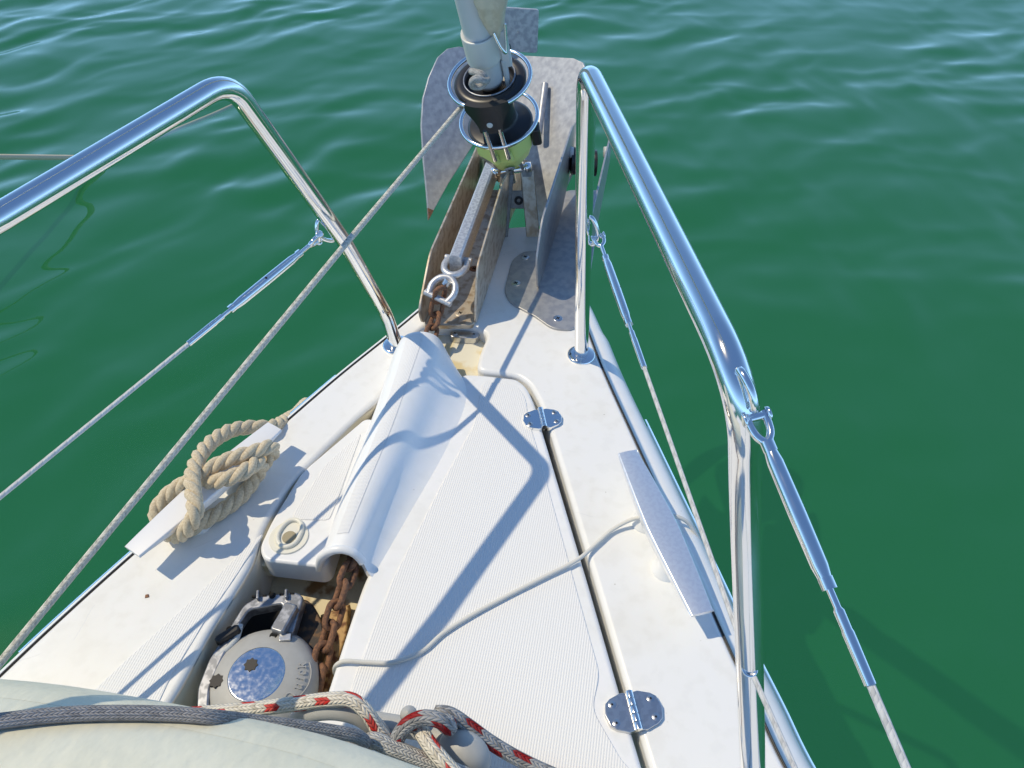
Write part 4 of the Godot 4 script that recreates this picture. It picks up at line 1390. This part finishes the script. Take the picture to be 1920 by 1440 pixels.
func build_ropes() -> void:
	var mr := thing("mooring_rope", "thick tan three-strand rope wound round the white cleat", "rope")
	var path := curve(ats([Vector3(-0.50, -0.55, -0.90), [580, 770, -0.20], [550, 780, -0.05], [507, 800, 0.016], [470, 801, 0.030], [436, 806, 0.045], [400, 826, 0.060], [374, 856, 0.072], [361, 892, 0.079], [363, 930, 0.079], [366, 962, 0.073], [352, 990, 0.052], [334, 1004, 0.026], [318, 1000, 0.014],
		[345, 996, 0.013], [385, 976, 0.013], [420, 955, 0.013], [452, 930, 0.014], [474, 902, 0.019], [492, 872, 0.030], [512, 846, 0.046], [505, 838, 0.062], [478, 847, 0.070], [440, 858, 0.074], [402, 874, 0.071], [362, 898, 0.062], [330, 916, 0.048], [304, 940, 0.036], [292, 966, 0.024], [310, 975, 0.016],
		[345, 950, 0.015], [372, 925, 0.024], [392, 906, 0.054], [425, 898, 0.069], [458, 884, 0.070], [482, 868, 0.058], [490, 880, 0.034], [470, 900, 0.02]]), 14)
	path = even(path, 0.0055)
	for k in strands(path, 0.0122, 0.062): part("strand", k, M.hemp, mr)
	# furling line: drum, past the pulpit leg, aft along the side deck
	var fl := thing("furling_line", "thin grey flecked furling line leading aft from the drum across the port side", "rope")
	var pts := ats([[872, 192, 0.325], [652, 453, 0.318], [0, 1243, 0.135]])
	pts.append(pts[2] + (pts[2] - pts[1]) * 0.5)
	var dense := PackedVector3Array()
	for k in pts.size() - 1:
		for q in 40: dense.append(pts[k].lerp(pts[k + 1], q / 40.0))
	part("braid", tube_of(dense, 0.0047, 10), M.line_rope, fl)
	var kn := curve(ats([[884, 134, 0.40], [893, 136, 0.405], [904, 140, 0.405], [910, 150, 0.395], [902, 162, 0.385], [888, 162, 0.385], [886, 152, 0.40], [896, 146, 0.408], [908, 152, 0.402], [914, 150, 0.392]]), 8)
	part("stopper_knot", tube_of(kn, 0.0062, 10), M.pale_rope, fl, "pale stopper knot on the drum")
	# light cord from the well, across the lid, under the cleat and over the side
	var cd := thing("light_cord", "thin white cord lying across the lid and under the bare cleat", "cord")
	var cp := curve(ats([[628, 1262, -0.05], [632, 1246, 0.0], [645, 1240, 0.006], [690, 1242, 0.006], [735, 1242, 0.006], [790, 1222, 0.006], [830, 1188, 0.006], [880, 1156, 0.006], [950, 1118, 0.006], [1020, 1082, 0.007], [1085, 1048, 0.008], [1120, 1018, 0.007], [1150, 992, 0.008], [1185, 974, 0.016], [1215, 968, 0.022], [1255, 966, 0.018], [1285, 976, 0.008], [1304, 1000, -0.012], [1322, 1045, -0.05], Vector3(0.345, -0.3, -0.56), Vector3(0.37, -0.9, -0.5)]), 8)
	part("braid", tube_of(cp, 0.0031, 8), M.cord, cd)
	# red-flecked dock line and grey lines by the tender
	var rl := thing("red_flecked_rope", "cream braided rope with bright red flecks lying beside the windlass", "rope", "red-flecked ropes")
	part("braid", tube_of(even(curve(ats([[300, 1345, 0.05], [400, 1336, 0.06], [480, 1329, 0.07], [560, 1319, 0.085], [620, 1312, 0.10], [660, 1313, 0.105], [686, 1334, 0.10], [708, 1368, 0.085], [732, 1398, 0.07], [748, 1425, 0.05]]), 10), 0.006), 0.0086, 14), M.red_rope, rl)
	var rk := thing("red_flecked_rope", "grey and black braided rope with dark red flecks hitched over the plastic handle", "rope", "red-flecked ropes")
	part("braid", tube_of(even(curve(ats([[736, 1418, 0.075], [742, 1392, 0.090], [760, 1362, 0.105], [790, 1346, 0.115], [822, 1350, 0.112], [842, 1366, 0.095], [838, 1352, 0.078], [812, 1338, 0.075], [840, 1338, 0.075], [876, 1360, 0.060], [920, 1392, 0.040], [975, 1424, 0.022], [1060, 1462, 0.014], [1200, 1500, 0.012]]), 10), 0.006), 0.0086, 14), M.grey_red_rope, rk)
	var rm := thing("red_flecked_rope", "clean short cream rope end with red flecks hanging aft from the hitch", "rope", "red-flecked ropes")
	part("braid", tube_of(even(curve(ats([[776, 1352, 0.085], [790, 1372, 0.095], [808, 1400, 0.10], [838, 1436, 0.10], [870, 1470, 0.09], [900, 1520, 0.05]]), 10), 0.006), 0.0090, 14), M.red_rope, rm)
	var gr := thing("grey_rope", "fuzzy grey grab line lying along the tender's tube", "rope", "grey lines on the tender")
	var gpts := PackedVector3Array()
	for q in [[-160, 1378], [-80, 1362], [0, 1352], [80, 1343], [160, 1338], [260, 1337], [340, 1340], [400, 1345]]: gpts.append(on_tube(q[0], q[1], 0.008))
	gpts.append_array(ats([[460, 1351, 0.195], [520, 1358, 0.180], [600, 1368, 0.155], [670, 1381, 0.130], [684, 1394, 0.105], [660, 1398, 0.08]]))
	part("braid", tube_of(even(curve(gpts, 10), 0.006), 0.0070, 14), M.grey_rope, gr)
	var gp := thing("grey_rope", "pale grey braided line running aft from the plastic handle", "rope", "grey lines on the tender")
	part("braid", tube_of(even(curve(ats([[650, 1396, 0.04], [672, 1408, 0.05], [700, 1388, 0.095], [730, 1400, 0.095], [790, 1424, 0.085], [850, 1446, 0.075], [960, 1490, 0.06]]), 10), 0.006), 0.0092, 14), M.pale_rope, gp)

# ---------------------------------------------------------------- tender
func build_tender() -> void:
	var td := thing("inflatable_tender", "pale cream inflatable tender's tube with grey plastic grab handle", "dinghy")
	var r := 0.15
	var path := PackedVector3Array()
	for q in [[-700, 1296], [-420, 1276], [-150, 1274], [20, 1286], [200, 1315], [400, 1354], [500, 1378], [600, 1412], [740, 1466], [860, 1530], [960, 1600]]:
		var p := at(q[0], q[1], 0.205)
		path.append(p + Vector3(0.02, -0.058, 0.138))
	path = curve(path, 8)
	part("tube", tube_of(path, r, 48), M.tender, td)
	var sm := PackedVector3Array()
	for p in path: sm.append(p + Vector3(0, 0, 0))
	var rows := []
	for k in path.size():
		var d := (path[mini(k + 1, path.size() - 1)] - path[maxi(k - 1, 0)]).normalized()
		var fwd := Vector3.UP.cross(d).normalized()
		if fwd.z > 0: fwd = -fwd
		var row := PackedVector3Array()
		for j in 7:
			var a := deg_to_rad(8.0 + 36.0 * j / 6.0)
			row.append(path[k] + (fwd * cos(a) + Vector3.UP * sin(a)) * (r + (0.0028 if j > 0 and j < 6 else 0.0)))
		rows.append(row)
	var sk := Kit.new()
	sk.grid(rows, false, Vector3(0, 1, -0.5))
	part("wear_strip", sk, M.tender, td)
	tender_path = path
	# moulded bow handle: an arch, a flat bar and a rounded end
	var arch := Kit.new()
	arch.tube(curve(ats([[552, 1360, 0.02], [562, 1344, 0.050], [590, 1334, 0.074], [630, 1331, 0.084], [672, 1341, 0.078], [704, 1364, 0.058], [724, 1392, 0.025]]), 6), 0.0115, 18, false, true, 0.9)
	var handle := part("bow_handle", arch, M.grey_plastic, td, "grey moulded plastic bow handle")
	var bar := Kit.new()
	bar.tube(ats([[690, 1352, 0.030], [740, 1360, 0.034], [790, 1368, 0.036], [835, 1382, 0.040]]), 0.013, 14, false, true, 0.6)
	part("bar", bar, M.grey_plastic, handle)
	var end := Kit.new()
	var ep := curve(ats([[834, 1388, 0.050], [848, 1394, 0.056], [872, 1404, 0.058], [894, 1420, 0.052], [906, 1442, 0.036]]), 6)
	var er := []
	for k in ep.size(): er.append(0.020 * sqrt(clampf(sin(PI * (k + 1.2) / (ep.size() + 1.4)), 0.05, 1.0)))
	end.tube(ep, er, 20, false, true, 0.8)
	part("end_boss", end, M.grey_plastic, handle)
	var bump := Kit.new()
	bump.lathe([[0.0, 0.02], [0.007, 0.018], [0.010, 0.012], [0.0105, -0.02]], Transform3D(Basis(), at(768, 1346, 0.06)), 18)
	part("peg", bump, M.grey_plastic, handle)

var tender_path := PackedVector3Array()

func on_tube(u: float, v: float, lift: float) -> Vector3:
	# where the sight line first comes within lift of the tender's tube
	var h := 0.40
	while h > 0.0:
		var p := at(u, v, h)
		for q in tender_path:
			if p.distance_to(q) < 0.15 + lift: return p
		h -= 0.002
	return at(u, v, 0.06)

# ---------------------------------------------------------------- small fittings
func build_small() -> void:
	var c := at(871, 629, -0.016)
	var o := thing("deck_eye_plate", "small oval steel plate with two screws beside the chain", "fitting", "", c)
	var along := (at(900, 631, -0.016) - at(845, 628, -0.016)).normalized()
	o.basis = basis_y(Vector3.UP, along.cross(Vector3.UP))
	var pl := PackedVector2Array()
	for k in 24:
		var a := TAU * k / 24.0
		pl.append(Vector2(cos(a) * 0.0105 + (0.019 if cos(a) > 0 else -0.019), sin(a) * 0.0105))
	part("plate", slab_of(pl, 0.004, -0.014, 0.002, 2), M.steel, o)
	for e in [-1.0, 1.0]: screw_at(Vector3(e * 0.019, 0.004, 0), o, 0.006)
	var sp := at(276, 1118, 0.0)
	var fk := Kit.new()
	fk.slab(PackedVector2Array([Vector2(-0.003, -0.002), Vector2(0.001, -0.003), Vector2(0.0035, 0.0015), Vector2(-0.002, 0.003)]), 0.0012, 0.0, 0.0003, 1, Transform3D(Basis(), sp))
	var fo := part("rust_flake", fk, M.rust, self)
	fo.set_meta("label", "tiny tan flake lying alone on the white side deck")
	fo.set_meta("category", "flake")
